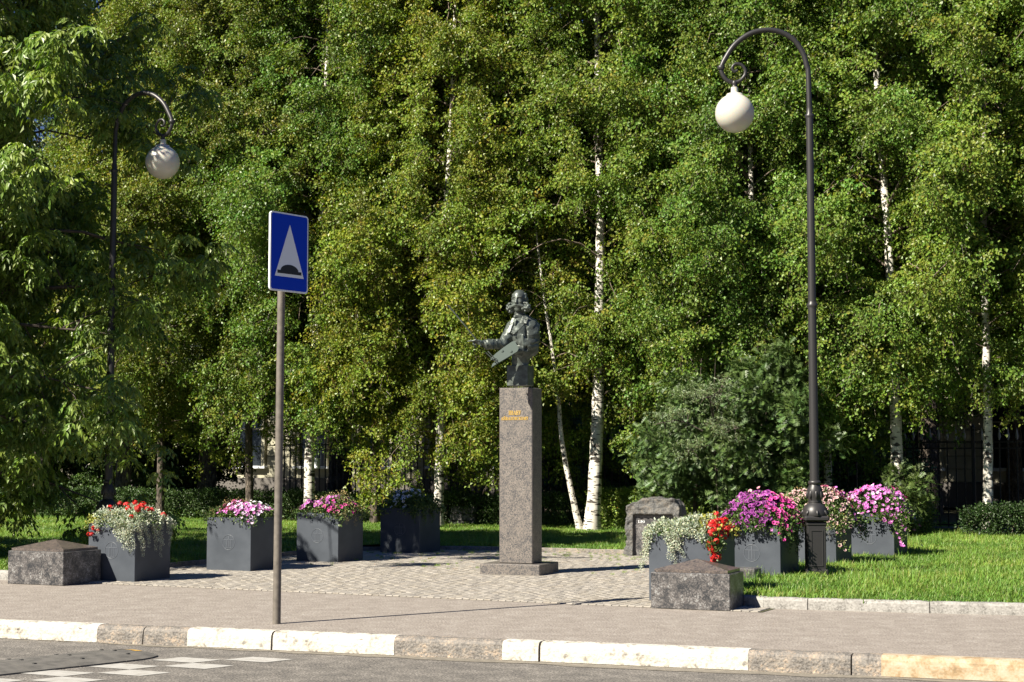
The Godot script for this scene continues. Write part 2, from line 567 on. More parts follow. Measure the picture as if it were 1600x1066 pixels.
func birch_bark() -> StandardMaterial3D:
	var w := 128
	var h := 512
	var im := Image.create(w, h, false, Image.FORMAT_RGB8)
	var f := FastNoiseLite.new()
	f.seed = 5
	f.frequency = 0.03
	for y in h:
		for x in w:
			var a := TAU * x / w
			var k := f.get_noise_3d(cos(a) * 22.0, y * 0.55, sin(a) * 22.0) * 0.5 + 0.5
			im.set_pixel(x, y, lin(.42, .39, .32).lerp(lin(.76, .73, .66), clampf(k * 1.7 - 0.25, 0, 1)))
	var r := RandomNumberGenerator.new()
	r.seed = 9
	for i in 170:                       # lenticels and dark scars
		var big := i < 26
		var lw := r.randi_range(14, 44) if big else r.randi_range(5, 18)
		var lh := r.randi_range(4, 10) if big else r.randi_range(1, 2)
		var x0 := r.randi_range(0, w)
		var y0 := r.randi_range(12, h - 12)
		for x in lw:
			var hh := int(lh * (1.0 - absf(2.0 * x / lw - 1.0))) + 1
			for y in range(-hh, hh + 1):
				im.set_pixel((x0 + x) % w, clampi(y0 + y - absi(x - lw / 2) / 4, 0, h - 1), lin(.035, .03, .026) if r.randf() < 0.85 else lin(.2, .17, .14))
	var m := StandardMaterial3D.new()
	m.albedo_texture = ImageTexture.create_from_image(im)
	m.uv1_scale = Vector3(1, 0.42, 1)
	m.roughness = 0.75
	return m

# ---------------------------------------------------------------- leaves, sprays, blossoms
func leaf(mb: MB, at: Vector3, tip: Vector3, side: Vector3, l: float, w: float, col: Color, fold := 0.25) -> void:
	var up := side.cross(tip).normalized()
	var m := at + tip * l * 0.45
	var a := m + side * w * 0.5 + up * w * fold
	var b := m - side * w * 0.5 + up * w * fold
	mb.tri(at, a, at + tip * l, col)
	mb.tri(at, at + tip * l, b, col)

func rnd_dir(r: RandomNumberGenerator) -> Vector3:
	var z := r.randf_range(-1, 1)
	var a := r.randf() * TAU
	var q := sqrt(1.0 - z * z)
	return Vector3(q * cos(a), z, q * sin(a))

func greens(r: RandomNumberGenerator, base: Color, vary: float, odd: Color, odds: float) -> Color:
	if r.randf() < odds: return odd
	var k := 1.0 + r.randf_range(-vary, vary)
	return Color(base.r * k * (1.0 + r.randf_range(-vary, vary) * 0.6), base.g * k, base.b * k * (1.0 + r.randf_range(-vary, vary) * 0.5))

func spray(seed_: int, count: int, l: float, w: float, span: float, droop: float, base: Color, odd: Color, odds: float, hang := 0.8) -> ArrayMesh:
	var r := RandomNumberGenerator.new()
	r.seed = seed_
	var mb := MB.new()
	var twigs := 5
	for q in twigs:
		var yaw := r.randf_range(-1.1, 1.1)
		var out := Vector3(cos(yaw), r.randf_range(-0.1, 0.5), sin(yaw)).normalized()
		var ln := span * r.randf_range(0.65, 1.1)
		var prev := Vector3.ZERO
		for i in range(1, 5):
			var t := i / 4.0
			var p := out * ln * t + Vector3.DOWN * droop * ln * t * t
			var d := (p - prev).cross(Vector3.UP).normalized() * 0.004
			mb.tri(prev - d, p, prev + d, Color(.1, .07, .045))
			prev = p
		for i in count / twigs:
			var t := r.randf_range(0.12, 1.0)
			var p := out * ln * t + Vector3.DOWN * droop * ln * t * t + rnd_dir(r) * span * 0.13
			var tip := (Vector3.DOWN * hang + rnd_dir(r) * 0.9 + out * 0.3).normalized()
			var side := tip.cross(Vector3(0.75, 0.55, 0) + rnd_dir(r) * 0.95).normalized()
			var sc := r.randf_range(0.65, 1.2)
			leaf(mb, p, tip, side, l * sc, w * sc, greens(r, base, 0.28, odd, odds))
	return mb.mesh()

func ash_spray(seed_: int, base: Color) -> ArrayMesh:
	var r := RandomNumberGenerator.new()
	r.seed = seed_
	var mb := MB.new()
	for q in 8:
		var yaw := TAU * q / 8.0 + r.randf_range(-0.5, 0.5)
		var out := Vector3(cos(yaw), r.randf_range(-0.5, 0.9), sin(yaw)).normalized()
		var ln := r.randf_range(0.2, 0.34)
		var lat := out.cross(Vector3.UP).normalized()
		var tone := greens(r, base, 0.25, Color(.26, .28, .05), 0.05)
		for i in range(0, 4):
			var t := 0.35 + 0.65 * i / 3.0
			var p := out * ln * t + Vector3.DOWN * 0.8 * ln * t * t
			var fw := (out + Vector3.DOWN * 1.6 * t).normalized()
			if i == 0:
				mb.tri(-lat * 0.004, p, lat * 0.004, Color(.1, .09, .04))
			for s in ([-1.0, 1.0] if i < 3 else [0.0]):
				var tip: Vector3 = (fw * (0.7 if s != 0.0 else 1.0) + lat * s * 0.7 + Vector3.DOWN * r.randf_range(0.3, 1.0) + rnd_dir(r) * 0.25).normalized()
				var sd := tip.cross(Vector3(0.8, 0.6, 0) + rnd_dir(r) * 0.7).normalized()
				leaf(mb, p, tip, sd, r.randf_range(0.1, 0.15), r.randf_range(0.042, 0.06), greens(r, tone, 0.15, tone, 0.0), 0.25)
	return mb.mesh()

func oak_spray(seed_: int, base: Color) -> ArrayMesh:
	var r := RandomNumberGenerator.new()
	r.seed = seed_
	var mb := MB.new()
	for q in 16:
		var d := (rnd_dir(r) + Vector3(0, 0.15, 0)).normalized()
		var p := d * r.randf_range(0.02, 0.22)
		var tip := (d + rnd_dir(r) * 0.5 + Vector3.DOWN * 0.3).normalized()
		var sd := tip.cross(Vector3.UP + rnd_dir(r) * 0.6).normalized()
		var up := sd.cross(tip)
		var l := r.randf_range(0.1, 0.16)
		var col := greens(r, base, 0.25, base, 0.0)
		var wd := [0.12, 0.28, 0.2, 0.42, 0.3, 0.5, 0.34, 0.0]
		for s in [-1.0, 1.0]:
			for i in 7:
				var t0 := i / 7.0
				var t1 := (i + 1) / 7.0
				var a: Vector3 = p + tip * l * t0
				var b: Vector3 = p + tip * l * t1
				var e: Vector3 = b + sd * s * l * wd[i] + up * l * wd[i] * 0.25
				mb.tri(a, b if s < 0 else e, e if s < 0 else b, col)
	return mb.mesh()

func blossom(inner: Color, mid: Color, edge: Color, seed_: int) -> ArrayMesh:
	var r := RandomNumberGenerator.new()
	r.seed = seed_
	var mb := MB.new()
	var ring := []
	var rim := []
	for k in 10:
		var a := TAU * k / 10.0
		var q := (0.033 if k % 2 == 0 else 0.026) * r.randf_range(0.9, 1.1)
		rim.append(Vector3(cos(a) * q, 0.012 + r.randf_range(-0.004, 0.004), sin(a) * q))
		ring.append(Vector3(cos(a) * q * 0.45, 0.006, sin(a) * q * 0.45))
	for k in 10:
		var k2 := (k + 1) % 10
		mb.tri(Vector3(0, -0.008, 0), ring[k], ring[k2], inner)
		mb.tri(ring[k], rim[k], rim[k2], edge)
		mb.tri(ring[k], rim[k2], ring[k2], mid)
	return mb.mesh()

func geranium(seed_: int) -> ArrayMesh:
	var r := RandomNumberGenerator.new()
	r.seed = seed_
	var mb := MB.new()
	for q in 14:
		var d := (rnd_dir(r) + Vector3.UP * 0.5).normalized()
		var p := d * 0.038
		var s := d.cross(rnd_dir(r)).normalized()
		var t := s.cross(d)
		for k in 5:
			var a := TAU * k / 5.0
			var tip := s * cos(a) + t * sin(a)
			leaf(mb, p, tip, d.cross(tip), 0.022, 0.017, Color(.55, .012, .01) * r.randf_range(0.7, 1.15), 0.1)
	return mb.mesh()

func round_sprig(seed_: int, count: int, size: float, reach: float, base: Color, vary := 0.3) -> ArrayMesh:
	var r := RandomNumberGenerator.new()
	r.seed = seed_
	var mb := MB.new()
	for i in count:
		var d := (rnd_dir(r) + Vector3.UP * 0.4).normalized()
		var p := d * reach * sqrt(r.randf())
		var tip := (d + rnd_dir(r) * 0.7).normalized()
		var sd := tip.cross(rnd_dir(r)).normalized()
		leaf(mb, p, tip, sd, size * r.randf_range(0.7, 1.2), size * r.randf_range(0.55, 0.85), greens(r, base, vary, base, 0.0), 0.15)
	return mb.mesh()

func grass_tuft(seed_: int, blades: int, h: float, reach: float, base: Color, odd: Color) -> ArrayMesh:
	var r := RandomNumberGenerator.new()
	r.seed = seed_
	var mb := MB.new()
	for i in blades:
		var a := r.randf() * TAU
		var p := Vector3(cos(a), 0, sin(a)) * reach * sqrt(r.randf())
		var b := r.randf() * TAU
		var lean := Vector3(cos(b), 0, sin(b))
		var hh := h * r.randf_range(0.45, 1.15)
		var w := Vector3(-lean.z, 0, lean.x).rotated(Vector3.UP, r.randf_range(-0.8, 0.8)) * r.randf_range(0.003, 0.006)
		var m := p + Vector3.UP * hh * 0.6 + lean * hh * 0.18
		var e := p + Vector3.UP * hh * r.randf_range(0.75, 1.0) + lean * hh * r.randf_range(0.35, 0.75)
		var col := greens(r, base, 0.3, odd, 0.12)
		mb.tri(p - w, m - w * 0.8, p + w, col)
		mb.tri(p + w, m - w * 0.8, m + w * 0.8, col)
		mb.tri(m - w * 0.8, e, m + w * 0.8, col)
	return mb.mesh()

func make_shapes() -> void:
	var b := Color(.162, .228, .042)
	G_.birch = []
	for k in 4: G_.birch.append(spray(300 + k, 78, 0.078, 0.062, 0.66, 0.6, b, Color(.25, .25, .05), 0.05, 0.9))
	G_.lime = []
	for k in 3: G_.lime.append(spray(320 + k, 60, 0.1, 0.085, 0.62, 0.4, Color(.085, .13, .028), Color(.16, .15, .03), 0.03, 0.6))
	G_.ash = []
	for k in 3: G_.ash.append(ash_spray(340 + k, Color(.165, .25, .042)))
	G_.oak = []
	for k in 2: G_.oak.append(oak_spray(350 + k, Color(.055, .1, .03)))
	G_.willow = [spray(360, 50, 0.075, 0.02, 0.35, 0.25, Color(.1, .15, .055), Color(.22, .27, .16), 0.12, 0.1)]
	G_.hedge = []
	for k in 3: G_.hedge.append(round_sprig(370 + k, 34, 0.055, 0.16, Color(.09, .14, .03)))
	G_.silver = [round_sprig(380, 20, 0.026, 0.06, Color(.46, .5, .38), 0.3), round_sprig(381, 16, 0.026, 0.05, Color(.38, .44, .32), 0.3)]
	G_.green = [round_sprig(384, 20, 0.04, 0.08, Color(.07, .12, .025), 0.35), round_sprig(385, 20, 0.042, 0.08, Color(.09, .14, .03), 0.35)]
	G_.lime_sprig = [round_sprig(386, 16, 0.05, 0.08, Color(.26, .27, .05), 0.3)]
	G_.dry = [round_sprig(387, 14, 0.025, 0.09, Color(.28, .22, .1), 0.4)]
	G_.tuft = []
	for k in 3: G_.tuft.append(grass_tuft(390 + k, 34, 0.095, 0.13, Color(.155, .275, .042), Color(.25, .28, .08)))
	G_.geranium = [geranium(400), geranium(401)]
	var yel := Color(.5, .42, .1)
	G_.purple = [blossom(Color(.05, .006, .06), Color(.17, .015, .16), Color(.26, .04, .25), 1)]
	G_.violet = [blossom(Color(.5, .36, .5), Color(.42, .07, .34), Color(.47, .12, .42), 2)]
	G_.magenta = [blossom(Color(.2, .01, .08), Color(.55, .02, .24), Color(.62, .06, .32), 3)]
	G_.pink = [blossom(Color(.6, .4, .3), Color(.65, .2, .3), Color(.7, .32, .4), 4)]
	G_.peach = [blossom(yel, Color(.7, .35, .25), Color(.75, .5, .38), 5)]
	G_.white = [blossom(Color(.3, .32, .15), Color(.72, .7, .74), Color(.76, .74, .8), 6)]
	G_.star = [blossom(Color(.7, .66, .72), Color(.55, .25, .55), Color(.72, .6, .74), 7)]
	G_.veined = [blossom(Color(.06, .01, .04), Color(.3, .1, .16), Color(.58, .42, .38), 8)]
	G_.burgundy = [blossom(Color(.05, .005, .02), Color(.22, .02, .07), Color(.3, .05, .11), 9)]

# ---------------------------------------------------------------- ground
func sheet(pts: PackedVector3Array) -> ArrayMesh:
	var mb := MB.new()
	var flat := PackedVector2Array()
	for p in pts: flat.append(Vector2(p.x, p.z))
	var tr := Geometry2D.triangulate_polygon(flat)
	for k in range(0, tr.size(), 3):
		mb.poly(PackedVector3Array([pts[tr[k]], pts[tr[k + 1]], pts[tr[k + 2]]]), pts[0] + Vector3.DOWN * 5.0)
	return mb.mesh()

func build_ground() -> void:
	tag(part("ground", sheet(PackedVector3Array([kb(-300, 0.05, -0.06), kb(300, 0.05, -0.06), kb(300, -500, -0.06), kb(-300, -500, -0.06)])), M.soil, self), "dark earth reaching back under the trees behind the fence", "ground", "", "structure")
	tag(part("road", sheet(PackedVector3Array([kb(-300, 0.12, ROAD), kb(300, 0.12, ROAD), kb(300, 60, ROAD), kb(-300, 60, ROAD)])), M.road, self), "grey asphalt road in front of the painted kerb", "road", "", "structure")
	tag(part("pavement", sheet(PackedVector3Array([kb(-80, 0.0), kb(80, 0.0), kb(80, -9), kb(-80, -9)])), M.walk, self), "pinkish brown asphalt footway between the painted kerb and the paved square", "pavement", "", "structure")

func swept(prof: PackedVector2Array, a: Vector3, b: Vector3, out: Vector3, seed_: int, jig := 0.003, seg := 0.12, grow := 0.0) -> ArrayMesh:
	# a kerb stone: profile of (towards the road, height) run from a to b, its arrises worn
	var r := RandomNumberGenerator.new()
	r.seed = seed_
	var mb := MB.new()
	var m := maxi(2, int(a.distance_to(b) / seg))
	var rows := []
	var pin := Vector2.ZERO
	for q in prof: pin += q / prof.size()
	if grow > 0.0: pin = Vector2(0.1, -0.12)
	for i in m + 1:
		var row := PackedVector3Array()
		var e := 0.012 if (i == 0 or i == m) and grow == 0.0 else 0.0
		for k in prof.size():
			var q := prof[k]
			var jn := r.randf_range(-jig, jig) - e * (1.0 if k > 0 and k < prof.size() - 1 else 0.0)
			row.append(a.lerp(b, float(i) / m) + out * (q.x + jn) + Vector3.UP * (q.y + r.randf_range(-jig, jig) * 0.7 - e * 0.5))
		rows.append(row)
	for i in m:
		var cc := a.lerp(b, (i + 0.5) / m) + out * pin.x + Vector3.UP * pin.y
		for k in prof.size() - 1:
			mb.poly(PackedVector3Array([rows[i][k], rows[i + 1][k], rows[i + 1][k + 1]]), cc)
			mb.poly(PackedVector3Array([rows[i][k], rows[i + 1][k + 1], rows[i][k + 1]]), cc)
	for i in [0, m]: mb.poly(rows[i], (a + b) * 0.5 + out * pin.x + Vector3.UP * pin.y)
	return mb.mesh()

func build_kerbs() -> void:
	var k := Node3D.new()
	k.name = "kerb"
	add_child(k)
	tag(k, "granite road kerb painted in white and bare grey stretches", "kerb", "", "structure")
	var prof := PackedVector2Array([Vector2(0, -0.25), Vector2(0, 0.012), Vector2(0.14, 0.014), Vector2(0.178, 0.002), Vector2(0.198, -0.024), Vector2(0.204, -0.06), Vector2(0.208, -0.25)])
	var skin := PackedVector2Array([Vector2(0.004, 0.0145), Vector2(0.141, 0.0168), Vector2(0.18, 0.0045), Vector2(0.2008, -0.0228), Vector2(0.2072, -0.0598), Vector2(0.2105, -0.162)])
	var xs := [-4.433, -1.355, 1.891, 3.376, 6.189, 9.089, 11.365, 13.004]
	var paint := [[-1.874, 1.348, 0], [2.416, 4.703, 0], [5.818, 8.171, 0], [9.350, 11.264, 1]]
	for i in xs.size() - 1:
		var a: float = xs[i] + 0.007
		var b: float = xs[i + 1] - 0.007
		var st := part("kerb_stone", swept(prof, kb(a, 0), kb(b, 0), KN, 900 + i), M.granite_grey, k)
		for p in paint:
			var pa := maxf(a + 0.004, p[0])
			var pb := minf(b - 0.004, p[1])
			if pb - pa > 0.05:
				var sk := part("paint_coat", swept(skin, kb(pa, 0.0), kb(pb, 0.0), KN, 940 + i, 0.0008, 0.12, 1.0), M.paint_rust if p[2] else M.paint, st)
				tag(sk, "rust stained pale paint" if p[2] else "white paint worn along the top edge")
	# pale granite kerb of the lawn on the right and beyond the left granite block
	var lk := Node3D.new()
	lk.name = "lawn_kerb"
	add_child(lk)
	tag(lk, "pale grey granite kerb stones holding the lawn beside the footway", "kerb", "", "structure")
	var p2 := PackedVector2Array([Vector2(-0.15, -0.2), Vector2(-0.15, 0.13), Vector2(-0.03, 0.132), Vector2(-0.008, 0.12), Vector2(0, 0.1), Vector2(0.004, -0.2)])
	var line := [Vector3(2.659, 0, -19.17), Vector3(2.927, 0, -18.84), Vector3(3.415, 0, -18.66), Vector3(4.721, 0, -18.25), Vector3(6.04, 0, -17.9), Vector3(7.375, 0, -17.57), Vector3(8.911, 0, -17.31)]
	for i in line.size() - 1:
		var d: Vector3 = (line[i + 1] - line[i]).normalized()
		part("kerb_stone", swept(p2, line[i] + d * 0.005, line[i + 1] - d * 0.005, Vector3(-d.z, 0, d.x), 960 + i), M.granite_light, lk)
	var ll := [Vector3(-12.45, 0, -25.7), Vector3(-9.694, 0, -24.43), Vector3(-7.202, 0, -23.16)]
	for i in 2:
		var d: Vector3 = (ll[i + 1] - ll[i]).normalized()
		part("kerb_stone", swept(p2, ll[i] + d * 0.005, ll[i + 1] - d * 0.005, Vector3(-d.z, 0, d.x), 970 + i), M.granite_light, lk)
	# dark edging round the back of the paved square
	var ed := Node3D.new()
	ed.name = "square_edging"
	add_child(ed)
	tag(ed, "low dark granite edging between the paved square and the grass", "edging", "", "structure")
	var p3 := PackedVector2Array([Vector2(-0.09, -0.1), Vector2(-0.09, 0.085), Vector2(-0.005, 0.09), Vector2(0.003, 0.08), Vector2(0.006, -0.1)])
	var rim := []
	for t in [0.9, 1.9, 2.9, 3.9, 4.9, 5.9, 6.9]: rim.append(pl(-1.75, t))
	for q in [[-1.6, 7.8], [-1.1, 8.6], [-0.3, 9.2], [0.7, 9.45], [1.7, 9.5], [2.7, 9.5], [3.7, 9.5], [4.7, 9.5], [5.7, 9.45], [6.5, 9.1], [7.1, 8.5]]: rim.append(pl(q[0], q[1]))
	for i in rim.size() - 1:
		var d: Vector3 = (rim[i + 1] - rim[i]).normalized()
		part("edging_stone", swept(p3, rim[i] + d * 0.004, rim[i + 1] - d * 0.004, Vector3(-d.z, 0, d.x), 980 + i, 0.002, 0.5), M.granite_grey, ed)

func build_road_things() -> void:
	var dust := MB.new()
	var dr := RandomNumberGenerator.new()
	dr.seed = 15
	var w0 := 0.3
	for i in 260:
		var w1 := clampf(w0 + dr.randf_range(-0.05, 0.05), 0.2, 0.44)
		dust.poly(PackedVector3Array([kb(-12 + i * 0.12, 0.2, ROAD + 0.004), kb(-11.88 + i * 0.12, 0.2, ROAD + 0.004), kb(-11.88 + i * 0.12, w1, ROAD + 0.004), kb(-12 + i * 0.12, w0, ROAD + 0.004)]), kb(0, 0.3, -3))
		w0 = w1
	var dm := textured(pattern(256, [[77, 0.03, false, 0.8]], [[0.0, lin(.12, .108, .088)], [0.5, lin(.165, .148, .118)], [1.0, lin(.24, .215, .17)]], 0.4, 31), 0.9, 0.95)
	tag(part("gutter_dust", dust.mesh(), dm, self), "sandy dust gathered on the road along the foot of the kerb", "dust", "", "structure")
	# checkered white squares painted on the road beside the hump
	var marks := Node3D.new()
	marks.name = "road_marking"
	add_child(marks)
	tag(marks, "checkered white squares painted on the asphalt beside the rubber hump", "road marking", "", "structure")
	var c0 := Vector3(-2.416, -0.17, -15.44)
	var u := (Vector3(-2.898, -0.17, -14.97) - c0) * 0.5
	var w := Vector3(-3.095, -0.17, -15.41) - c0 - u
	for k in 9:
		for side in 2:
			if (k + side) % 2: continue
			var c := c0 + u * k + w * side + Vector3(0, 0.004, 0)
			var mb := MB.new()
			mb.poly(PackedVector3Array([c - u * 0.49 - w * 0.48, c + u * 0.49 - w * 0.49, c + u * 0.48 + w * 0.49, c - u * 0.49 + w * 0.48]), c + Vector3.DOWN)
			part("painted_square", mb.mesh(), M.road_paint, marks)
	# rubber hump: a low arched strip of plates, rounded at the kerb end
	var a := Vector3(-3.3, -0.17, -15.63)
	var b := Vector3(-4.523, -0.17, -14.31)
	var d := (b - a).normalized()
	var n := Vector3(d.z, 0, -d.x)
	if n.x > 0.0: n = -n
	var bump := thing("speed_bump", "low black rubber speed hump laid across the road at the left", "speed bump", a)
	for i in 8:
		var mb := MB.new()
		var l0 := i * 0.5 + 0.0
		var l1 := i * 0.5 + 0.492
		var rows := []
		for l in ([0.0, 0.06, 0.16, 0.3, 0.492] if i == 0 else [l0, l0 + 0.02, l1 - 0.02, l1]):
			var q := 1.0 if i > 0 else clampf(sqrt(maxf(0.0, 1.0 - pow(1.0 - minf(l / 0.42, 1.0), 2.0))), 0.12, 1.0)
			var row := PackedVector3Array()
			for k in 9:
				var s := k / 8.0
				var hgt := 0.014 + 0.044 * sin(PI * s) * q
				row.append(d * l + n * (0.45 + (s - 0.5) * 0.9 * (0.4 + 0.6 * q)) + Vector3.UP * hgt)
			rows.append(row)
		for j in rows.size() - 1:
			for k in 8:
				mb.poly(PackedVector3Array([rows[j][k], rows[j + 1][k], rows[j + 1][k + 1], rows[j][k + 1]]), rows[j][k] + Vector3.DOWN * 3.0)
			for k in [0, 8]:
				mb.poly(PackedVector3Array([rows[j][k], rows[j + 1][k], rows[j + 1][k] * Vector3(1, 0, 1), rows[j][k] * Vector3(1, 0, 1)]), rows[j][4])
		for j in [0, rows.size() - 1]:
			for k in 8:
				mb.poly(PackedVector3Array([rows[j][k], rows[j][k + 1], rows[j][k + 1] * Vector3(1, 0, 1), rows[j][k] * Vector3(1, 0, 1)]), rows[1][4] * Vector3(1, 0, 1))
		var pl_ := part("rubber_end_plate" if i == 0 else "rubber_plate", mb.mesh(), M.rubber, bump)
		if i == 0:
			var st := MB.new()
			for k in range(3, 7):
				var p := [rows[1][k], rows[1][k + 1], rows[2][k + 1], rows[2][k]]
				for e in 4: p[e] += Vector3.UP * 0.003
				st.poly(PackedVector3Array(p), rows[1][k] + Vector3.DOWN * 2.0)
			tag(part("reflector_strip", st.mesh(), M.yellow, pl_), "worn yellow strip")
		for s in [0.25, 0.5, 0.75]:
			var bo := MB.new()
			bo.lathe(PackedVector2Array([Vector2(0.02, 0), Vector2(0.02, 0.006), Vector2(0.0, 0.007)]), 8)
			part("bolt_head", bo.mesh(), M.black, pl_, Transform3D(Basis(), d * (l0 + 0.33) + n * (0.9 * s) + Vector3.UP * (0.013 + 0.044 * sin(PI * s))))

func build_plaza() -> void:
	var base := sheet(PackedVector3Array([pl(-1.72, 0, 0.004), pl(8.9, 0, 0.004), pl(8.9, 0.55, 0.004), pl(7.55, 0.95, 0.004), pl(7.5, 9.45, 0.004), pl(-1.72, 9.45, 0.004)]))
	var sq := part("paved_square", base, M.soil, self)
	tag(sq, "square of small grey pavers round the monument", "paving", "", "structure")
	var shapes := []
	for k in 3:
		var mb := MB.new()
		mb.box(Transform3D(Basis.from_euler(Vector3([0.004, -0.005, 0.0][k], 0, [0.003, 0.004, -0.005][k])), Vector3.ZERO), Vector3(0.0935, 0.05, 0.1935), 0.007)
		shapes.append(mb.mesh())
	var spots := []
	for i in 106:
		for j in 48:
			var s := -1.70 + i * 0.1
			var t := 0.1 + j * 0.2 + (0.1 if i % 2 else 0.0)
			if t < 0.08 or t > 9.4: continue
			if i % 2 and j == 0: spots.append(Vector2(s, 0.05))
			if s > 7.45 and t > 0.9 - (8.8 - s) * 0.2: continue
			spots.append(Vector2(s, t))
	var w := []
	for q in spots:
		var p := pl(q.x + rng.randf_range(-0.002, 0.002), q.y, -0.0115 + rng.randf_range(-0.003, 0.003))
		w.append([p.distance_to(Vector3(0, 1.75, 0)), p, q.y])
	w.sort_custom(func(a, b): return a[0] < b[0])
	var rot := Basis(PR, Vector3.UP, -PI_)
	var rest := [[], [], [], []]
	for i in w.size():
		var tr := Transform3D(rot.rotated(Vector3.UP, rng.randf_range(-0.012, 0.012)), w[i][1])
		if w[i][2] < 0.06: tr.basis.z *= 0.48
		if i < 300:
			part("paver", shapes[i % 3], M.paver[rng.randi() % 4], sq, tr)
		else:
			rest[rng.randi() % 4].append(tr)
	for k in 4: many("farther_pavers", shapes[k % 3], M.paver[k], sq, rest[k], [])

func in_poly(p: Vector2, poly: PackedVector2Array) -> bool: return Geometry2D.is_point_in_polygon(p, poly)

func lawn_patch(pts: PackedVector3Array, density: float, seed_: int, label: String, sc: float, tall: Array = []) -> void:
	var o := part("lawn", sheet(pts), M.soil, self)
	tag(o, label, "lawn", "", "structure")
	var flat := PackedVector2Array()
	var lo := Vector2(1e9, 1e9)
	var hi := -lo
	for p in pts:
		flat.append(Vector2(p.x, p.z))
		lo = lo.min(flat[-1])
		hi = hi.max(flat[-1])
	var r := RandomNumberGenerator.new()
	r.seed = seed_
	var f := FastNoiseLite.new()
	f.seed = seed_
	f.frequency = 0.35
	var where := [[], [], []]
	var tint := [[], [], []]
	for i in int((hi.x - lo.x) * (hi.y - lo.y) * density):
		var q := Vector2(r.randf_range(lo.x, hi.x), r.randf_range(lo.y, hi.y))
		if absf(q.x) > -q.y * 0.36 + 1.0 or not in_poly(q, flat): continue
		var k := f.get_noise_2dv(q)
		var v := r.randi() % 3
		var s := sc * (1.0 + k * 0.5) * r.randf_range(0.75, 1.2)
		where[v].append(Transform3D(Basis(Vector3.UP, r.randf() * TAU).scaled(Vector3(1.1, s, 1.1)), Vector3(q.x, pts[0].y, q.y)))
		if r.randf() < 0.05: where[v][-1].basis = where[v][-1].basis.scaled(Vector3(0.9, r.randf_range(1.3, 2.1), 0.9))
		var g := 0.95 + k * 0.35 + r.randf_range(-0.12, 0.12)
		tint[v].append(Color(g * (1.0 + k * 0.25), g, g))
	for v in 3:
		if where[v].size(): many("grass", G_.tuft[v], M.grass, o, where[v], tint[v])

func build_lawn() -> void:
	var u9 := Vector3(0, 0.09, 0)
	var u5 := Vector3(0, 0.07, 0)
	lawn_patch(PackedVector3Array([Vector3(2.659, 0, -19.17) - KN * 0.13 + u9, Vector3(2.927, 0, -18.84) - KN * 0.13 + u9, Vector3(3.415, 0, -18.66) - KN * 0.13 + u9, Vector3(4.721, 0, -18.25) - KN * 0.13 + u9, Vector3(6.04, 0, -17.9) - KN * 0.13 + u9, Vector3(8.911, 0, -17.31) - KN * 0.13 + u9, pl(30, 5, 0.09), pl(26, 18, 0.09), pl(7.52, 18, 0.09), pl(7.52, 1.5, 0.09)]), 78, 501, "tall sunlit grass on the right between the flower boxes and the hedge", 1.08)
	lawn_patch(PackedVector3Array([pl(-1.8, 9.6, 0.05), pl(7.5, 9.6, 0.05), pl(7.5, 24, 0.05), pl(-1.8, 24, 0.05)]), 48, 502, "mown grass behind the monument in front of the clipped hedge", 0.75)
	lawn_patch(PackedVector3Array([Vector3(-12.45, 0, -25.7) - KN * 0.13 + u5, Vector3(-9.694, 0, -24.43) - KN * 0.13 + u5, Vector3(-7.202, 0, -23.16) - KN * 0.13 + u5, pl(-1.84, 0.9, 0.07), pl(-1.84, 24, 0.07), pl(-30, 24, 0.07)]), 44, 503, "grass on the left partly in the shade of the leafy tree", 0.75)

# ---------------------------------------------------------------- background
func build_building() -> void:
	var at := pl(-4.0, 40.0)
	var yaw := atan2(-PR.z, PR.x)
	var b := thing("building", "long cream building with rusticated wall glimpsed between the trunks behind the fence", "building", at, yaw)
	var mb := MB.new()
	mb.box(Transform3D(Basis(), Vector3(0, 6.0, -3)), Vector3(70, 12, 5.9))
	part("wall", mb.mesh(), M.wall, b)
	mb = MB.new()
	mb.box(Transform3D(Basis(), Vector3(0, 0.45, 0.02)), Vector3(70.1, 0.9, 0.3), 0.03)
	part("plinth", mb.mesh(), M.plinth, b)
	for row in 2:
		for i in range(-10, 11):
			var x := i * 3.2
			var y0 := 1.5 + row * 4.2
			if i % 1 == 0:
				mb = MB.new()
				for q in [[Vector3(x - 0.72, y0 + 1.1, 0.04), Vector3(0.16, 2.4, 0.16)], [Vector3(x + 0.72, y0 + 1.1, 0.04), Vector3(0.16, 2.4, 0.16)], [Vector3(x, y0 + 2.38, 0.05), Vector3(1.7, 0.2, 0.22)], [Vector3(x, y0 + 1.5, 0.0), Vector3(1.28, 0.07, 0.06)], [Vector3(x, y0 + 1.0, 0.0), Vector3(0.07, 2.2, 0.06)]]:
					mb.box(Transform3D(Basis(), q[0]), q[1])
				var wd := part("window", mb.mesh(), M.wall, b)
				mb = MB.new()
				mb.box(Transform3D(Basis(), Vector3(x, y0 + 1.1, -0.03)), Vector3(1.29, 2.38, 0.05))
				part("pane", mb.mesh(), M.glass, wd)
				mb = MB.new()
				mb.box(Transform3D(Basis(), Vector3(x, y0 - 0.15, 0.1)), Vector3(1.8, 0.12, 0.3), 0.02)
				part("sill", mb.mesh(), M.white, wd)
	for row in 9:                                    # raised courses leave the joints as real grooves
		for i in range(-11, 11):
			var x := i * 3.2 + 1.6
			mb = MB.new()
			for half in 2:
				mb.box(Transform3D(Basis(), Vector3(x - 0.36 + half * 0.72, 1.13 + row * 0.46, -0.02)), Vector3(0.69, 0.43, 0.1), 0.015)
			part("wall_block", mb.mesh(), M.wall, b)

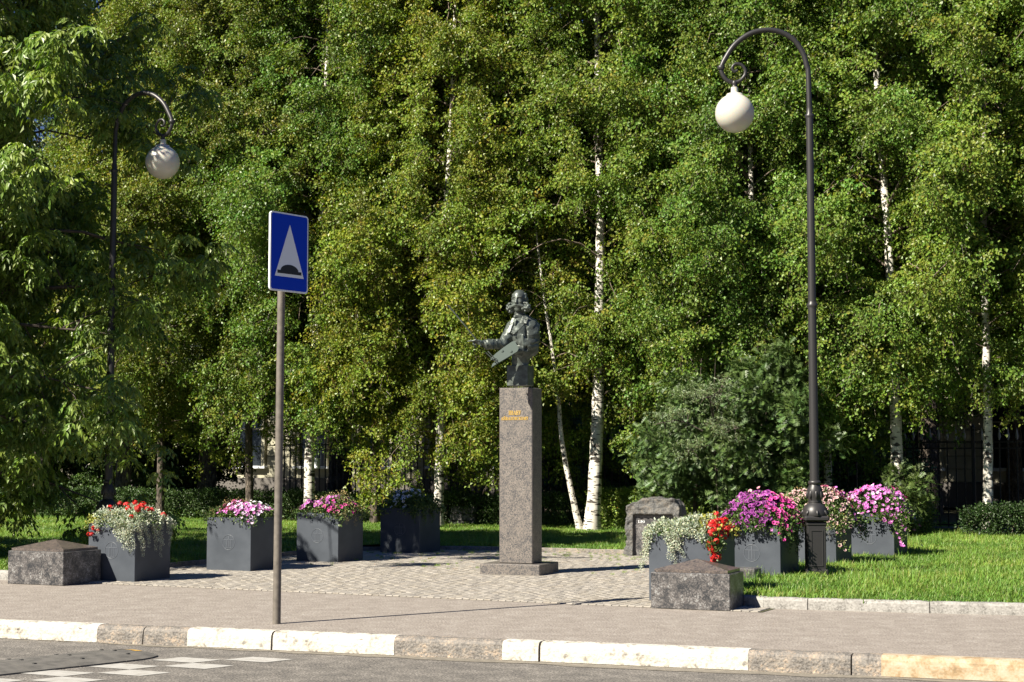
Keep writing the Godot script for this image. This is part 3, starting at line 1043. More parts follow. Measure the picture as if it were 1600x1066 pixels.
func build_fence() -> void:
	var yaw := atan2(-PR.z, PR.x)
	var f := thing("iron_fence", "tall black iron railing with spear tops behind the hedge", "fence", pl(-12, 21.0), yaw)
	var bar := MB.new()
	bar.box(Transform3D(Basis(), Vector3(0, 1.1, 0)), Vector3(0.03, 2.15, 0.03))
	var tip := MB.new()
	tip.tube(PackedVector3Array([Vector3(0, 2.176, 0), Vector3(0, 2.26, 0), Vector3(0, 2.47, 0)]), PackedFloat32Array([0.016, 0.04, 0.003]), 6)
	var tm := tip.mesh()
	var m := bar.mesh()
	var post := MB.new()
	post.box(Transform3D(Basis(), Vector3(0, 1.2, 0)), Vector3(0.08, 2.4, 0.08), 0.01)
	post.lathe(PackedVector2Array([Vector2(0.03, 2.4), Vector2(0.06, 2.46), Vector2(0.03, 2.53), Vector2(0.0, 2.56)]), 10)
	var pm := post.mesh()
	for i in 196:
		var x := i * 0.2
		if i % 14 == 0: part("post", pm, M.fence, f, Transform3D(Basis(), Vector3(x, 0, 0)))
		else: part("spear_tip", tm, M.tip, part("picket", m, M.fence, f, Transform3D(Basis(), Vector3(x, 0, 0))))
	for y in [0.18, 1.98, 2.13]:
		var rl := MB.new()
		rl.box(Transform3D(Basis(), Vector3(19.5, y, 0)), Vector3(39.2, 0.035, 0.03))
		part("rail", rl.mesh(), M.fence, f)
	# low stone footing under the railing
	var w := MB.new()
	w.box(Transform3D(Basis(), Vector3(19.5, 0.06, 0)), Vector3(39.4, 0.14, 0.24), 0.02)
	part("footing", w.mesh(), M.granite_grey, f)

func hedge(label: String, a: Vector3, b: Vector3, depth: float, h: float, dens: float, tint0: Color, seed_: int, odd: float) -> void:
	var r := RandomNumberGenerator.new()
	r.seed = seed_
	var o := thing("hedge", label, "hedge", (a + b) * 0.5)
	var d := (b - a).normalized()
	var n := Vector3(-d.z, 0, d.x)
	var l := a.distance_to(b)
	var f := FastNoiseLite.new()
	f.seed = seed_
	f.frequency = 0.6
	var where := [[], [], []]
	var tint := [[], [], []]
	for i in int(l * dens):
		var s := r.randf_range(-0.5, 0.5) * l
		var q := r.randf_range(-0.5, 0.5) * depth
		var hh := h * (1.0 + f.get_noise_1d(s) * 0.22)
		var y := hh * (1.0 - pow(r.randf(), 1.8))
		if r.randf() < 0.5: q = depth * (0.5 if r.randf() < 0.7 else -0.5) * r.randf_range(0.75, 1.1)
		var v := r.randi() % 3
		where[v].append(Transform3D(Basis.from_euler(Vector3(r.randf_range(-0.5, 0.5), r.randf() * TAU, 0)).scaled(Vector3.ONE * r.randf_range(0.7, 1.15)), d * s + n * q + Vector3(0, y + 0.05, 0)))
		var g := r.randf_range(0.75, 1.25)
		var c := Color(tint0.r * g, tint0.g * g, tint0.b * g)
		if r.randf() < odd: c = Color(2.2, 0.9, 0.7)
		tint[v].append(c)
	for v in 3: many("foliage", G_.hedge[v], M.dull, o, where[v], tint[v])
	var stems := MB.new()
	for i in int(l * 5):
		var p := d * r.randf_range(-0.5, 0.5) * l + n * r.randf_range(-0.3, 0.3) * depth
		stems.tube(PackedVector3Array([p, p + Vector3(r.randf_range(-0.15, 0.15), h * 0.5, r.randf_range(-0.1, 0.1)), p + Vector3(r.randf_range(-0.3, 0.3), h * 0.9, r.randf_range(-0.2, 0.2))]), PackedFloat32Array([0.014, 0.01, 0.004]), 4, false)
	var st := part("stems", stems.mesh(), M.twig, o)
	st.set_meta("kind", "stuff")

func build_hedges() -> void:
	hedge("low clipped hedge with sunlit leaves behind the monument", pl(-0.9, 18.2), pl(7.2, 18.2), 0.8, 0.82, 190, Color(1.9, 1.75, 1.2), 11, 0.012)  # leaf tint raised to stand in for sunlight
	hedge("dark shaded hedge at the right behind the tall grass", pl(8.2, 16.7), pl(22, 16.7), 0.9, 0.62, 170, Color(0.26, 0.36, 0.32), 12, 0.0)  # shade of the trees is put into the leaf tint
	hedge("dense dark hedge on the left under the leafy tree", pl(-27, 18.4), pl(-1.6, 18.4), 1.0, 0.72, 150, Color(0.5, 0.62, 0.55), 13, 0.0)  # leaf tint lowered in place of shade under the tree

func build_shrubs() -> void:
	var px := [Vector3(-18.67, 0, -56.52), Vector3(-16.46, 0, -54.43), Vector3(-15.1, 0, -55.8), Vector3(-12.73, 0, -53.77), Vector3(-11.3, 0, -55.11), Vector3(2.04, 0, -51.27), Vector3(4.387, 0, -52.49), Vector3(7.141, 0, -51.27), Vector3(8.874, 0, -50.68), Vector3(10.33, 0, -49)]
	var near := ["at the left edge of the picture", "behind the left granite block", "left of the far lamp post", "behind the silver and red flower box", "between the first two flower boxes", "left of the thick white birch", "behind the carved boulder", "behind the purple flowers", "left of the near lamp post", "behind the pink veined flowers"]
	for i in px.size():
		var p: Vector3 = px[i]
		var hh := rng.randf_range(4.6, 6.4) if i < 5 else rng.randf_range(3.2, 4.6)
		broad("shrub", "tall dark shrub in the shade beyond the hedge, " + near[i], [p, p + Vector3(0.1, hh * 0.4, 0), p + Vector3(0.0, hh * 0.9, 0.1)], 0.05, [0.5, hh, 1.75, hh * 0.45], 24, 6.0, Color(0.8, 0.95, 0.9), 720 + i, G_.lime, M.dull, "tall shrubs beyond the hedge", 1.0, 0.4)

# ---------------------------------------------------------------- trees
func crown_of(o: Node3D, kinds: Array, m: Material, where: Array, tint: Array) -> void:
	for v in kinds.size():
		if where[v].size():
			var c := many("crown", kinds[v], m, o, where[v], tint[v])

var glimpses := [[Vector3(2.055, 10.82, -37.6), Vector3(2.046, 11.75, -37.6)], [Vector3(2.077, 8.632, -37.6), Vector3(2.071, 9.201, -37.6)], [Vector3(2.067, 5.229, -37.6), Vector3(2.09, 7.513, -37.6)], [Vector3(2.009, 2.889, -37.6), Vector3(2.032, 3.521, -37.6)], [Vector3(1.868, -0.0981, -37.6), Vector3(1.99, 2.364, -37.6)], [Vector3(-1.442, 12.23, -39.4), Vector3(-1.411, 13.38, -39.4)], [Vector3(-1.576, 8.753, -39.4), Vector3(-1.484, 10.93, -39.4)], [Vector3(-1.626, 7.63, -39.4), Vector3(-1.597, 8.351, -39.4)], [Vector3(-1.758, 2.158, -39.4), Vector3(-1.731, 2.865, -39.4)], [Vector3(-1.818, 0.2025, -39.4), Vector3(-1.79, 1.218, -39.4)], [Vector3(-4.834, 11.4, -41.05), Vector3(-4.812, 12.84, -41.05)], [Vector3(-4.909, 7.875, -41.05), Vector3(-4.888, 8.794, -41.05)], [Vector3(-5.043, 4.887, -41.05), Vector3(-5.004, 5.796, -41.05)], [Vector3(-5.177, 0.9509, -41.05), Vector3(-5.164, 2.257, -41.05)], [Vector3(5.413, 9.685, -35.95), Vector3(5.408, 10.42, -35.95)], [Vector3(5.423, 7.553, -35.95), Vector3(5.418, 8.727, -35.95)], [Vector3(7.993, 9.639, -34.46), Vector3(7.968, 10.42, -34.46)], [Vector3(8.131, 7.172, -34.46), Vector3(8.086, 7.875, -34.46)], [Vector3(8.186, 5.843, -34.46), Vector3(8.152, 6.752, -34.46)], [Vector3(8.272, 1.079, -34.46), Vector3(8.262, 2.107, -34.46)], [Vector3(10.05, 9.938, -33.64), Vector3(10.05, 10.56, -33.64)], [Vector3(10.02, 8.28, -33.64), Vector3(10.04, 9.245, -33.64)], [Vector3(10, 6.224, -33.64), Vector3(10, 6.77, -33.64)], [Vector3(9.995, 4.863, -33.64), Vector3(9.998, 5.474, -33.64)], [Vector3(9.997, 3.78, -33.64), Vector3(9.995, 4.388, -33.64)], [Vector3(9.933, -0.0366, -33.64), Vector3(9.987, 2.098, -33.64)], [Vector3(0.7828, 5.383, -37.62), Vector3(0.6063, 6.83, -37.62)], [Vector3(0.9911, 3.945, -37.62), Vector3(0.8415, 5.004, -37.62)], [Vector3(1.6, -0.0996, -37.62), Vector3(1.147, 2.439, -37.62)]]
func shows_stem(p: Vector3) -> bool:      # clumps left out towards camera and sun so pale stems show lit in glimpses
	for g in glimpses:
		var a: Vector3 = g[0]
		var b: Vector3 = g[1]
		if p.y > a.y - 0.2 and p.y < b.y + 0.35:
			var rel := p - a.lerp(b, clampf((p.y - a.y) / (b.y - a.y), 0.0, 1.0))
			var lat := rel.dot(PR) + rel.dot(PI_) * 0.43
			if rel.dot(PI_) < 0.3 and rel.length() < 3.6 and absf(lat) < 0.43: return true
		var s := (p - a).dot(Vector3(-0.8, 0, 0.6))
		if s > 0.0 and s < 2.2:
			var h := p.y - s * 0.87
			if h > a.y and h < b.y and absf((p - a).dot(Vector3(0.6, 0, 0.8))) < 0.4: return true
	return false

func birch(label: String, path: Array, r0: float, crown: Array, n_limbs: int, per: float, tone: Color, seed_: int, group := "birches in a row behind the square", white := true, strands := 1.0, bands: Array = []) -> Node3D:
	# path: points up the stem; crown: [lowest height, top height, reach, height of the widest part]
	var r := RandomNumberGenerator.new()
	r.seed = seed_
	var o := thing("birch_tree", label, "tree", path[0], 0.0, group)
	var pts := []
	for p in path: pts.append(p - path[0])
	var stem := smooth_path(pts, 0.25)
	var top := stem[stem.size() - 1].y
	var rad := PackedFloat32Array()
	for i in stem.size():
		var t := stem[i].y / top
		rad.append(r0 * 0.86 * (lerpf(1.0, 0.12, pow(t, 0.85)) + 0.45 * exp(-stem[i].y * 4.0)))
	var mb := MB.new()
	mb.tube(stem, rad, 12, true, Color.WHITE, 0.05)
	part("trunk", mb.mesh(), M.bark_white if white else M.bark, o)
	var where := [[], [], [], []]
	var tint := [[], [], [], []]
	var lm := MB.new()
	var f := FastNoiseLite.new()
	f.seed = seed_
	f.frequency = 0.5
	n_limbs = int(n_limbs * 1.45)
	for i in n_limbs:
		var u := (i + r.randf()) / n_limbs
		var h: float = lerpf(crown[0], crown[1], pow(u, 0.85))
		var si := 0
		while si < stem.size() - 1 and stem[si].y < minf(h, top): si += 1
		var org := stem[si]
		org.y = minf(h, top)
		var az := i * 2.39996 + r.randf_range(-0.5, 0.5)
		var prof := 1.0
		if h < crown[3]: prof = lerpf(0.62, 1.0, (h - crown[0]) / maxf(crown[3] - crown[0], 0.01))
		else: prof = lerpf(1.0, 0.28, (h - crown[3]) / maxf(crown[1] - crown[3], 0.01))
		var ln: float = crown[2] * 1.2 * prof * r.randf_range(0.55, 1.15)
		var hor := Vector3(cos(az), 0, sin(az))
		var rise := r.randf_range(0.45, 0.95)
		var lp := PackedVector3Array()
		for k in 6:
			var s := k / 5.0
			lp.append(org + hor * ln * s + Vector3.UP * ln * (rise * s - 0.85 * s * s) + Vector3(r.randf_range(-1, 1), r.randf_range(-1, 1), r.randf_range(-1, 1)) * 0.05 * ln * s)
		lm.tube(lp, taper(6, maxf(0.008, 0.012 * ln), 0.004), 5, false, Color.WHITE)
		var cnt := int(per * 1.2 * ln * r.randf_range(0.75, 1.2))
		for k in cnt:
			var s := pow(r.randf(), 0.7) * 0.95 + 0.08
			var fl := minf(s, 0.999) * 5.0
			var p: Vector3 = lp[int(fl)].lerp(lp[mini(int(fl) + 1, 5)], fl - int(fl))
			var hangs := 1
			if r.randf() < 0.26 * strands and s > 0.45: hangs = r.randi_range(2, 3)
			p += rnd_dir(r) * 0.62 * Vector3(1, 0.85, 1)
			for q in hangs:
				var pp := p + Vector3.DOWN * 0.36 * q + Vector3(r.randf_range(-1, 1), 0, r.randf_range(-1, 1)) * 0.06
				if pp.y < crown[0] - 1.0: continue
				if shows_stem(pp + o.position): continue
				var v := r.randi() % 4
				var face := hor * 0.7 + Vector3(-0.8, 0, 0.6) * 0.6 + rnd_dir(r) * 0.8
				var yaw := atan2(-face.z, face.x)
				where[v].append(Transform3D(Basis.from_euler(Vector3(r.randf_range(-0.3, 0.3), yaw, r.randf_range(-0.35, 0.25) - (0.5 if q > 0 else 0.0))).scaled(Vector3.ONE * r.randf_range(0.7, 1.15)), pp))
				var g := 1.0 + f.get_noise_3dv(pp) * 0.45 + r.randf_range(-0.12, 0.12)
				var yl := 1.0 + 0.35 * f.get_noise_3dv(pp * 1.7 + Vector3(50, 0, 0))
				tint[v].append(Color(tone.r * g * yl, tone.g * g, tone.b * g))
	part("limbs", lm.mesh(), M.twig, o)
	crown_of(o, G_.birch, M.leaf, where, tint)
	return o

func near_globe(pts: PackedVector3Array, off: Vector3) -> bool:   # limbs in the lamp's way have been sawn off
	for p in pts:
		var g := p + off - GLOBE
		var along := clampf(g.dot(-GLOBE.normalized()), 0.0, 6.0)
		if (g + GLOBE.normalized() * along).length() < 0.75: return true
	return false

func broad(called: String, label: String, path: Array, r0: float, crown: Array, n_limbs: int, per: float, tone: Color, seed_: int, kinds: Array, lm_mat: Material, group := "", size := 1.0, rise0 := 0.5) -> Node3D:
	# a broad-leaved tree: limbs that fork once, leaf clumps massed at the ends of the forks
	var r := RandomNumberGenerator.new()
	r.seed = seed_
	var o := thing(called, label, "tree", path[0], 0.0, group)
	var pts := []
	for p in path: pts.append(p - path[0])
	var stem := smooth_path(pts, 0.4)
	var top := stem[stem.size() - 1].y
	var rad := PackedFloat32Array()
	for i in stem.size(): rad.append(r0 * (lerpf(1.0, 0.2, stem[i].y / top) + 0.4 * exp(-stem[i].y * 3.0)))
	var mb := MB.new()
	mb.tube(stem, rad, 12, true, Color.WHITE, 0.09)
	part("trunk", mb.mesh(), M.bark, o)
	var where := []
	var tint := []
	for k in kinds.size():
		where.append([])
		tint.append([])
	var lm := MB.new()
	for i in n_limbs:
		var u := (i + r.randf()) / n_limbs
		var h: float = lerpf(crown[0], crown[1], u)
		var si := 0
		while si < stem.size() - 1 and stem[si].y < minf(h * 0.8, top): si += 1
		var org := stem[si]
		var az := i * 2.39996 + r.randf_range(-0.4, 0.4)
		var prof := 1.0
		if h < crown[3]: prof = lerpf(0.75, 1.0, (h - crown[0]) / maxf(crown[3] - crown[0], 0.01))
		else: prof = lerpf(1.0, 0.3, (h - crown[3]) / maxf(crown[1] - crown[3], 0.01))
		var ln: float = crown[2] * prof * r.randf_range(0.75, 1.1)
		var hor := Vector3(cos(az), 0, sin(az))
		if called == "ash_tree" and hor.dot(Vector3(-0.8, 0, 0.6)) > 0.05: ln *= 0.28
		elif called == "ash_tree" and hor.z > 0.4 and h < 5.5: ln *= 0.6
		var tip := Vector3(org.x, h, org.z) + hor * ln
		var lp := PackedVector3Array()
		for k in 6:
			var s := k / 5.0
			lp.append(org.lerp(tip, s) + Vector3.UP * ln * rise0 * 0.6 * sin(PI * s) * 0.5 + rnd_dir(r) * 0.04 * ln * s)
		if called == "ash_tree" and near_globe(lp, o.position): continue
		lm.tube(lp, taper(6, maxf(0.02, 0.016 * ln), 0.008), 6, false)
		for fk in 7:
			var s := r.randf_range(0.3, 1.0)
			var fl := minf(s, 0.999) * 5.0
			var p0: Vector3 = lp[int(fl)].lerp(lp[mini(int(fl) + 1, 5)], fl - int(fl))
			var dr := (hor * 0.6 + rnd_dir(r) * 0.9 + Vector3.UP * 0.1).normalized()
			var fln := ln * r.randf_range(0.18, 0.36)
			var p1 := p0 + dr * fln
			if called == "ash_tree" and near_globe(PackedVector3Array([p0, p0.lerp(p1, 0.5), p1]), o.position): continue
			lm.tube(PackedVector3Array([p0, p0.lerp(p1, 0.5) + Vector3.UP * 0.06 * fln, p1]), PackedFloat32Array([0.014, 0.009, 0.004]), 4, false)
			for k in int(per):
				var q := p1 + rnd_dir(r) * Vector3(1.0, 0.95 if called == "ash_tree" else 0.6, 1.0) * pow(r.randf(), 0.6) * 0.62 * size + (p0 - p1) * r.randf() * 0.55
				if called == "ash_tree":              # trimmed back round the lamp's globe
					var gp := q + o.position - GLOBE
					var along := clampf(gp.dot(-GLOBE.normalized()), 0.0, 6.0)
					if (gp + GLOBE.normalized() * along).length() < 0.62: continue
				var v := r.randi() % kinds.size()
				var face := (hor * 0.5 + Vector3(-0.8, 0, 0.6) * 0.7 + rnd_dir(r) * 0.8)
				where[v].append(Transform3D(Basis.from_euler(Vector3(r.randf_range(-0.4, 0.4), atan2(-face.z, face.x), r.randf_range(-0.3, 0.3))).scaled(Vector3.ONE * r.randf_range(0.75, 1.2)), q))
				var g := r.randf_range(0.75, 1.2)
				tint[v].append(Color(tone.r * g, tone.g * g, tone.b * g))
	part("limbs", lm.mesh(), M.bark, o)
	crown_of(o, kinds, lm_mat, where, tint)
	return o

const GLOBE := Vector3(-5.696, 6.59, -25.75)

func build_trees() -> void:
	var yg := Color(1.1, 1.05, 0.9)
	var mg := Color(0.85, 0.98, 0.95)
	# front row of birches
	birch("birch with thick white trunk behind the monument, right of the thin leaning stem", [Vector3(1.869, 0.03, -37.6), Vector3(1.964, 1.69, -37.6), Vector3(2.032, 3.491, -37.6), Vector3(2.069, 5.304, -37.6), Vector3(2.092, 7.284, -37.6), Vector3(2.07, 9.278, -37.6), Vector3(2.048, 11.6, -37.6), Vector3(2, 15.04, -37.6), Vector3(1.985, 19.32, -37.6)], 0.2, [3.0, 19.0, 2.7, 8.0], 60, 15.0, Color(1.0, 1.03, 0.9), 201, "birches in a row behind the square", true, 1.0, [[5.0, 7.6], [0.0, 3.6]])
	birch("thin pinkish birch stem leaning left between the monument and the thick white birch", [Vector3(1.601, 0.03, -37.62), Vector3(1.394, 0.9429, -37.62), Vector3(1.172, 2.139, -37.62), Vector3(1.084, 3.191, -37.62), Vector3(0.9354, 4.398, -37.62), Vector3(0.771, 5.459, -37.62), Vector3(0.6213, 6.677, -37.62), Vector3(0.4862, 8.054, -37.62), Vector3(0.3962, 9.592, -37.62)], 0.085, [3.0, 8.6, 1.2, 5.0], 18, 6.0, Color(1.35, 1.1, 0.8), 202)
	birch("birch with bright yellow-green hanging sprays just left of the monument", [Vector3(-1.817, 0.03, -39.4), Vector3(-1.776, 1.687, -39.4), Vector3(-1.703, 3.575, -39.4), Vector3(-1.662, 5.475, -39.4), Vector3(-1.621, 7.87, -39.4), Vector3(-1.531, 9.639, -39.4), Vector3(-1.472, 11.26, -39.4), Vector3(-1.413, 13.21, -39.4), Vector3(-1.389, 16.5, -39.4), Vector3(-1.382, 20.17, -39.4)], 0.15, [1.7, 18.5, 2.7, 5.0], 70, 16.0, Color(1.2, 1.1, 0.85), 203, "birches in a row behind the square", true, 2.2, [[8.6, 11.0]])
	birch("birch with a pale yellowish lower trunk behind the road sign pole", [Vector3(-5.175, 0.03, -41.05), Vector3(-5.177, 2.011, -41.05), Vector3(-5.093, 3.651, -41.05), Vector3(-5.012, 5.631, -41.05), Vector3(-4.914, 7.625, -41.05), Vector3(-4.854, 10.31, -41.05), Vector3(-4.82, 12.16, -41.05), Vector3(-4.791, 14.72, -41.05), Vector3(-4.792, 18.85, -41.05)], 0.17, [2.9, 17.5, 2.8, 8.0], 58, 14.0, mg, 204, "birches in a row behind the square", true, 1.0, [[0.0, 3.0]])
	birch("slim birch in the middle of the leaves behind the white globe of the near lamp", [Vector3(5.23, 0.03, -35.95), Vector3(5.28, 1.979, -35.95), Vector3(5.372, 5.149, -35.95), Vector3(5.425, 7.334, -35.95), Vector3(5.416, 9.243, -35.95), Vector3(5.405, 10.87, -35.95), Vector3(5.403, 13.4, -35.95), Vector3(5.443, 17.18, -35.95)], 0.13, [2.2, 17.0, 2.5, 7.5], 58, 14.0, mg, 205, "birches in a row behind the square", true, 1.0, [[7.6, 8.7]])
	birch("birch with dark cracked lower bark just right of the near lamp post", [Vector3(8.272, 0.03, -34.46), Vector3(8.269, 1.421, -34.46), Vector3(8.248, 3.346, -34.46), Vector3(8.201, 5.425, -34.46), Vector3(8.144, 6.962, -34.46), Vector3(8.045, 8.508, -34.46), Vector3(7.974, 10.07, -34.46), Vector3(7.946, 11.77, -34.46), Vector3(7.937, 14.65, -34.46), Vector3(7.956, 17.56, -34.46)], 0.17, [2.9, 18.0, 2.7, 7.5], 60, 15.0, Color(0.9, 1.02, 0.95), 206, "birches in a row behind the square", true, 1.0, [[6.0, 8.2], [0.0, 3.2]])
	birch("birch with white banded trunk standing in the tall grass at far right", [Vector3(9.934, 0.03, -33.64), Vector3(9.978, 1.429, -33.64), Vector3(10, 3.039, -33.64), Vector3(9.994, 4.66, -33.64), Vector3(10, 6.975, -33.64), Vector3(10.03, 8.762, -33.64), Vector3(10.06, 10.7, -33.64), Vector3(10.1, 13.22, -33.64), Vector3(10.15, 17.19, -33.64)], 0.13, [3.6, 17.5, 2.5, 7.0], 60, 16.0, Color(1.05, 1.08, 0.9), 207, "birches in a row behind the square", true, 1.0, [[3.6, 5.3], [8.6, 9.4], [0.0, 3.4]])
	birch("slender birch filling the gap behind the bust's outstretched brush", [Vector3(-3.522, 0.03, -41.19), Vector3(-3.492, 2.998, -41.19), Vector3(-3.376, 5.645, -41.19), Vector3(-3.26, 8.652, -41.19), Vector3(-3.345, 11.69, -41.19), Vector3(-3.396, 14.76, -41.19), Vector3(-3.39, 19.43, -41.19)], 0.12, [3.7, 17.0, 2.5, 8.0], 52, 14.0, Color(1.12, 1.05, 0.9), 208, "birches in a row behind the square", false)
	birch("birch whose crown rises above the bronze head between two white trunks", [Vector3(0.3469, 0.03, -39.65), Vector3(0.3487, 2.951, -39.65), Vector3(0.2867, 5.498, -39.65), Vector3(0.2402, 8.393, -39.65), Vector3(0.2897, 11.32, -39.65), Vector3(0.3236, 14.27, -39.65), Vector3(0.3263, 18.77, -39.65)], 0.12, [1.9, 17.0, 2.5, 8.0], 52, 14.0, Color(1.0, 1.0, 0.9), 209)
	birch("birch with leafy crown inside the curve of the near lamp's arm", [Vector3(3.77, 0.03, -37.92), Vector3(3.821, 2.899, -37.92), Vector3(3.885, 5.335, -37.92), Vector3(3.982, 8.104, -37.92), Vector3(3.972, 10.9, -37.92), Vector3(3.962, 13.73, -37.92), Vector3(3.995, 18.03, -37.92)], 0.12, [1.5, 17.0, 2.6, 8.0], 52, 14.0, Color(0.95, 1.0, 0.9), 210)
	birch("birch with crown directly right of the near lamp's upright pole", [Vector3(7.122, 0.03, -36.12), Vector3(7.105, 2.845, -36.12), Vector3(7.109, 5.165, -36.12), Vector3(7.118, 7.801, -36.12), Vector3(7.126, 10.47, -36.12), Vector3(7.135, 13.16, -36.12), Vector3(7.193, 17.25, -36.12)], 0.12, [1.9, 17.0, 2.6, 8.0], 54, 14.0, Color(0.85, 1.02, 0.95), 211)
	birch("olive-leaved birch between the far lamp globe and the road sign", [Vector3(-6.923, 0.03, -42.45), Vector3(-6.993, 3.037, -42.45), Vector3(-7.094, 5.764, -42.45), Vector3(-7.2, 8.863, -42.45), Vector3(-7.273, 11.99, -42.45), Vector3(-7.347, 15.16, -42.45), Vector3(-7.4, 19.43, -42.45)], 0.13, [2.6, 17.5, 2.9, 8.5], 54, 13.0, Color(1.0, 0.95, 0.95), 212, "birches in a row behind the square", false)
	birch("birch at the far left behind the leafy tree's upper branches", [Vector3(-9.568, 0.03, -43.73), Vector3(-9.582, 3.075, -43.73), Vector3(-9.591, 5.885, -43.73), Vector3(-9.607, 9.077, -43.73), Vector3(-9.623, 12.3, -43.73), Vector3(-9.639, 15.56, -43.73), Vector3(-9.672, 19.97, -43.73)], 0.13, [2.6, 17.5, 2.8, 8.5], 50, 13.0, Color(1.1, 1.0, 0.9), 213, "birches in a row behind the square", false)
	birch("birch at the right edge of the picture beyond the banded trunk", [Vector3(11.61, 0.03, -32.82), Vector3(11.65, 2.745, -32.82), Vector3(11.65, 4.853, -32.82), Vector3(11.66, 7.249, -32.82), Vector3(11.7, 9.67, -32.82), Vector3(11.73, 12.12, -32.82), Vector3(11.82, 15.42, -32.82)], 0.13, [2.9, 17.0, 2.5, 7.5], 54, 14.0, Color(0.95, 1.03, 0.9), 214)
	# leafy ash on the left
	broad("ash_tree", "large leafy tree at left with drooping compound leaves round the far lamp", [Vector3(-11.6, 0, -26.2), Vector3(-11.4, 2.2, -26.2), Vector3(-11.1, 4.6, -26.1), Vector3(-10.8, 7.5, -26.1), Vector3(-10.7, 11.0, -26.2)], 0.24, [1.1, 13.0, 6.0, 6.0], 98, 12.0, Color(1, 1, 1), 231, G_.ash, M.ash, "", 0.95, 0.4)
	# oak sapling and silvery willow bush to the right of the thick birch
	broad("oak_tree", "young dark oak with lobed leaves behind the carved boulder", [Vector3(3.909, 0.1222, -34.5), Vector3(3.961, 1.421, -34.5), Vector3(4.025, 2.52, -34.5), Vector3(4.093, 3.901, -34.5)], 0.05, [0.6, 3.3, 1.45, 2.0], 18, 7.0, Color(1.05, 1.05, 0.9), 232, G_.oak, M.dull, "", 0.7, 0.3)
	broad("oak_tree", "smaller dark oak sapling left of the near lamp post", [Vector3(5.21, 0.1647, -33.6), Vector3(5.274, 1.163, -33.6), Vector3(5.347, 2.768, -33.6), Vector3(5.335, 4.115, -33.6)], 0.05, [0.6, 3.8, 1.35, 2.4], 20, 7.0, Color(1.2, 1.15, 0.95), 233, G_.oak, M.dull, "", 0.6, 0.3)
	broad("willow_bush", "silvery narrow-leaved willow growing through the dark oaks", [Vector3(4.29, 0.1835, -33.2), Vector3(4.233, 1.169, -33.2), Vector3(4.179, 2.491, -33.2), Vector3(4.231, 3.82, -33.2)], 0.018, [1.3, 3.3, 1.3, 2.2], 9, 2.0, Color(1, 1, 1), 234, G_.willow, M.dull, "", 0.6, 0.5)
	broad("maple_sapling", "small bright green sapling in front of the dark fence at right", [Vector3(8.296, 0.4028, -34.3), Vector3(8.331, 0.8782, -34.3), Vector3(8.367, 1.355, -34.3), Vector3(8.402, 1.764, -34.3)], 0.02, [0.4, 1.1, 0.45, 0.7], 5, 2.0, Color(1.5, 1.3, 1.1), 235, G_.oak, M.dull, "", 0.4, 0.3)
	# old trees with dark bark beyond the railing
	var px := [Vector3(-14.39, 0, -49), Vector3(-12.3, 0, -50.68), Vector3(-9.985, 0, -52.49), Vector3(-6.221, 0, -57.25), Vector3(-1.755, 0, -56.52), Vector3(1.288, 0, -55.8), Vector3(4.387, 0, -59.57), Vector3(6.843, 0, -55.11), Vector3(10.51, 0, -53.77), Vector3(13.62, 0, -52.49), Vector3(16.12, 0, -58), Vector3(17.22, 0, -55.11), Vector3(18.36, 0, -51.27), Vector3(-17.96, 0, -52.49)]
	var say := ["old dark tree at far left in the shade behind the hedge", "dark tree behind the far lamp post", "dark tree behind the second flower box from the left", "thick rough-barked tree behind the railing in the gap under the hanging birch leaves", "dark tree trunk in the gap just left of the monument", "dark tree trunk in the gap just right of the monument", "dark tree beyond the fence behind the carved boulder", "dark tree beyond the fence behind the oaks", "rough-barked tree whose trunk shows beside the near lamp post", "thick dark tree beyond the railing right of the pink flowers", "rough-barked tree beyond the railing left of the banded birch", "tree beyond the railing just right of the banded birch", "tree beyond the railing at the right edge of the picture", "tree beyond the railing at the left edge of the picture"]
	for i in px.size():
		var p: Vector3 = px[i]
		p.y = -0.05
		var r0: float = [0.3, 0.25, 0.3, 0.38, 0.28, 0.3, 0.25, 0.3, 0.26, 0.36, 0.3, 0.28, 0.3, 0.3][i]
		var ln := rng.randf_range(-0.6, 0.6)
		broad("lime_tree", say[i], [p, p + Vector3(0.05, 3, 0), p + Vector3(ln * 0.4, 7, 0.1), p + Vector3(ln, 12, 0), p + Vector3(ln * 1.2, 17, 0)], r0, [3.4 + rng.randf() * 0.8, 21.0, 3.6, 11.0], 44, 5.2, Color(0.85, 0.95, 0.9), 240 + i, G_.lime, M.dull, "old trees beyond the railing", 1.5, 0.5)
	for i in 9:
		var p := pl(-26.0 + i * 6.6, 33.5 + (i % 2) * 3.0, -0.05)
		broad("lime_tree", "tall dark tree standing before the cream building, " + ["first from the left", "second from the left", "third from the left", "behind the road sign", "behind the bronze bust", "behind the thick white birch", "behind the near lamp", "second from the right", "first from the right"][i], [p, p + Vector3(0, 5, 0), p + Vector3(0.3, 11, 0), p + Vector3(0.2, 19, 0)], 0.3, [4.6, 24.0, 4.4, 12.0], 40, 5.0, Color(0.9, 0.95, 0.9), 270 + i, G_.lime, M.dull, "tall trees before the building", 1.9, 0.5)

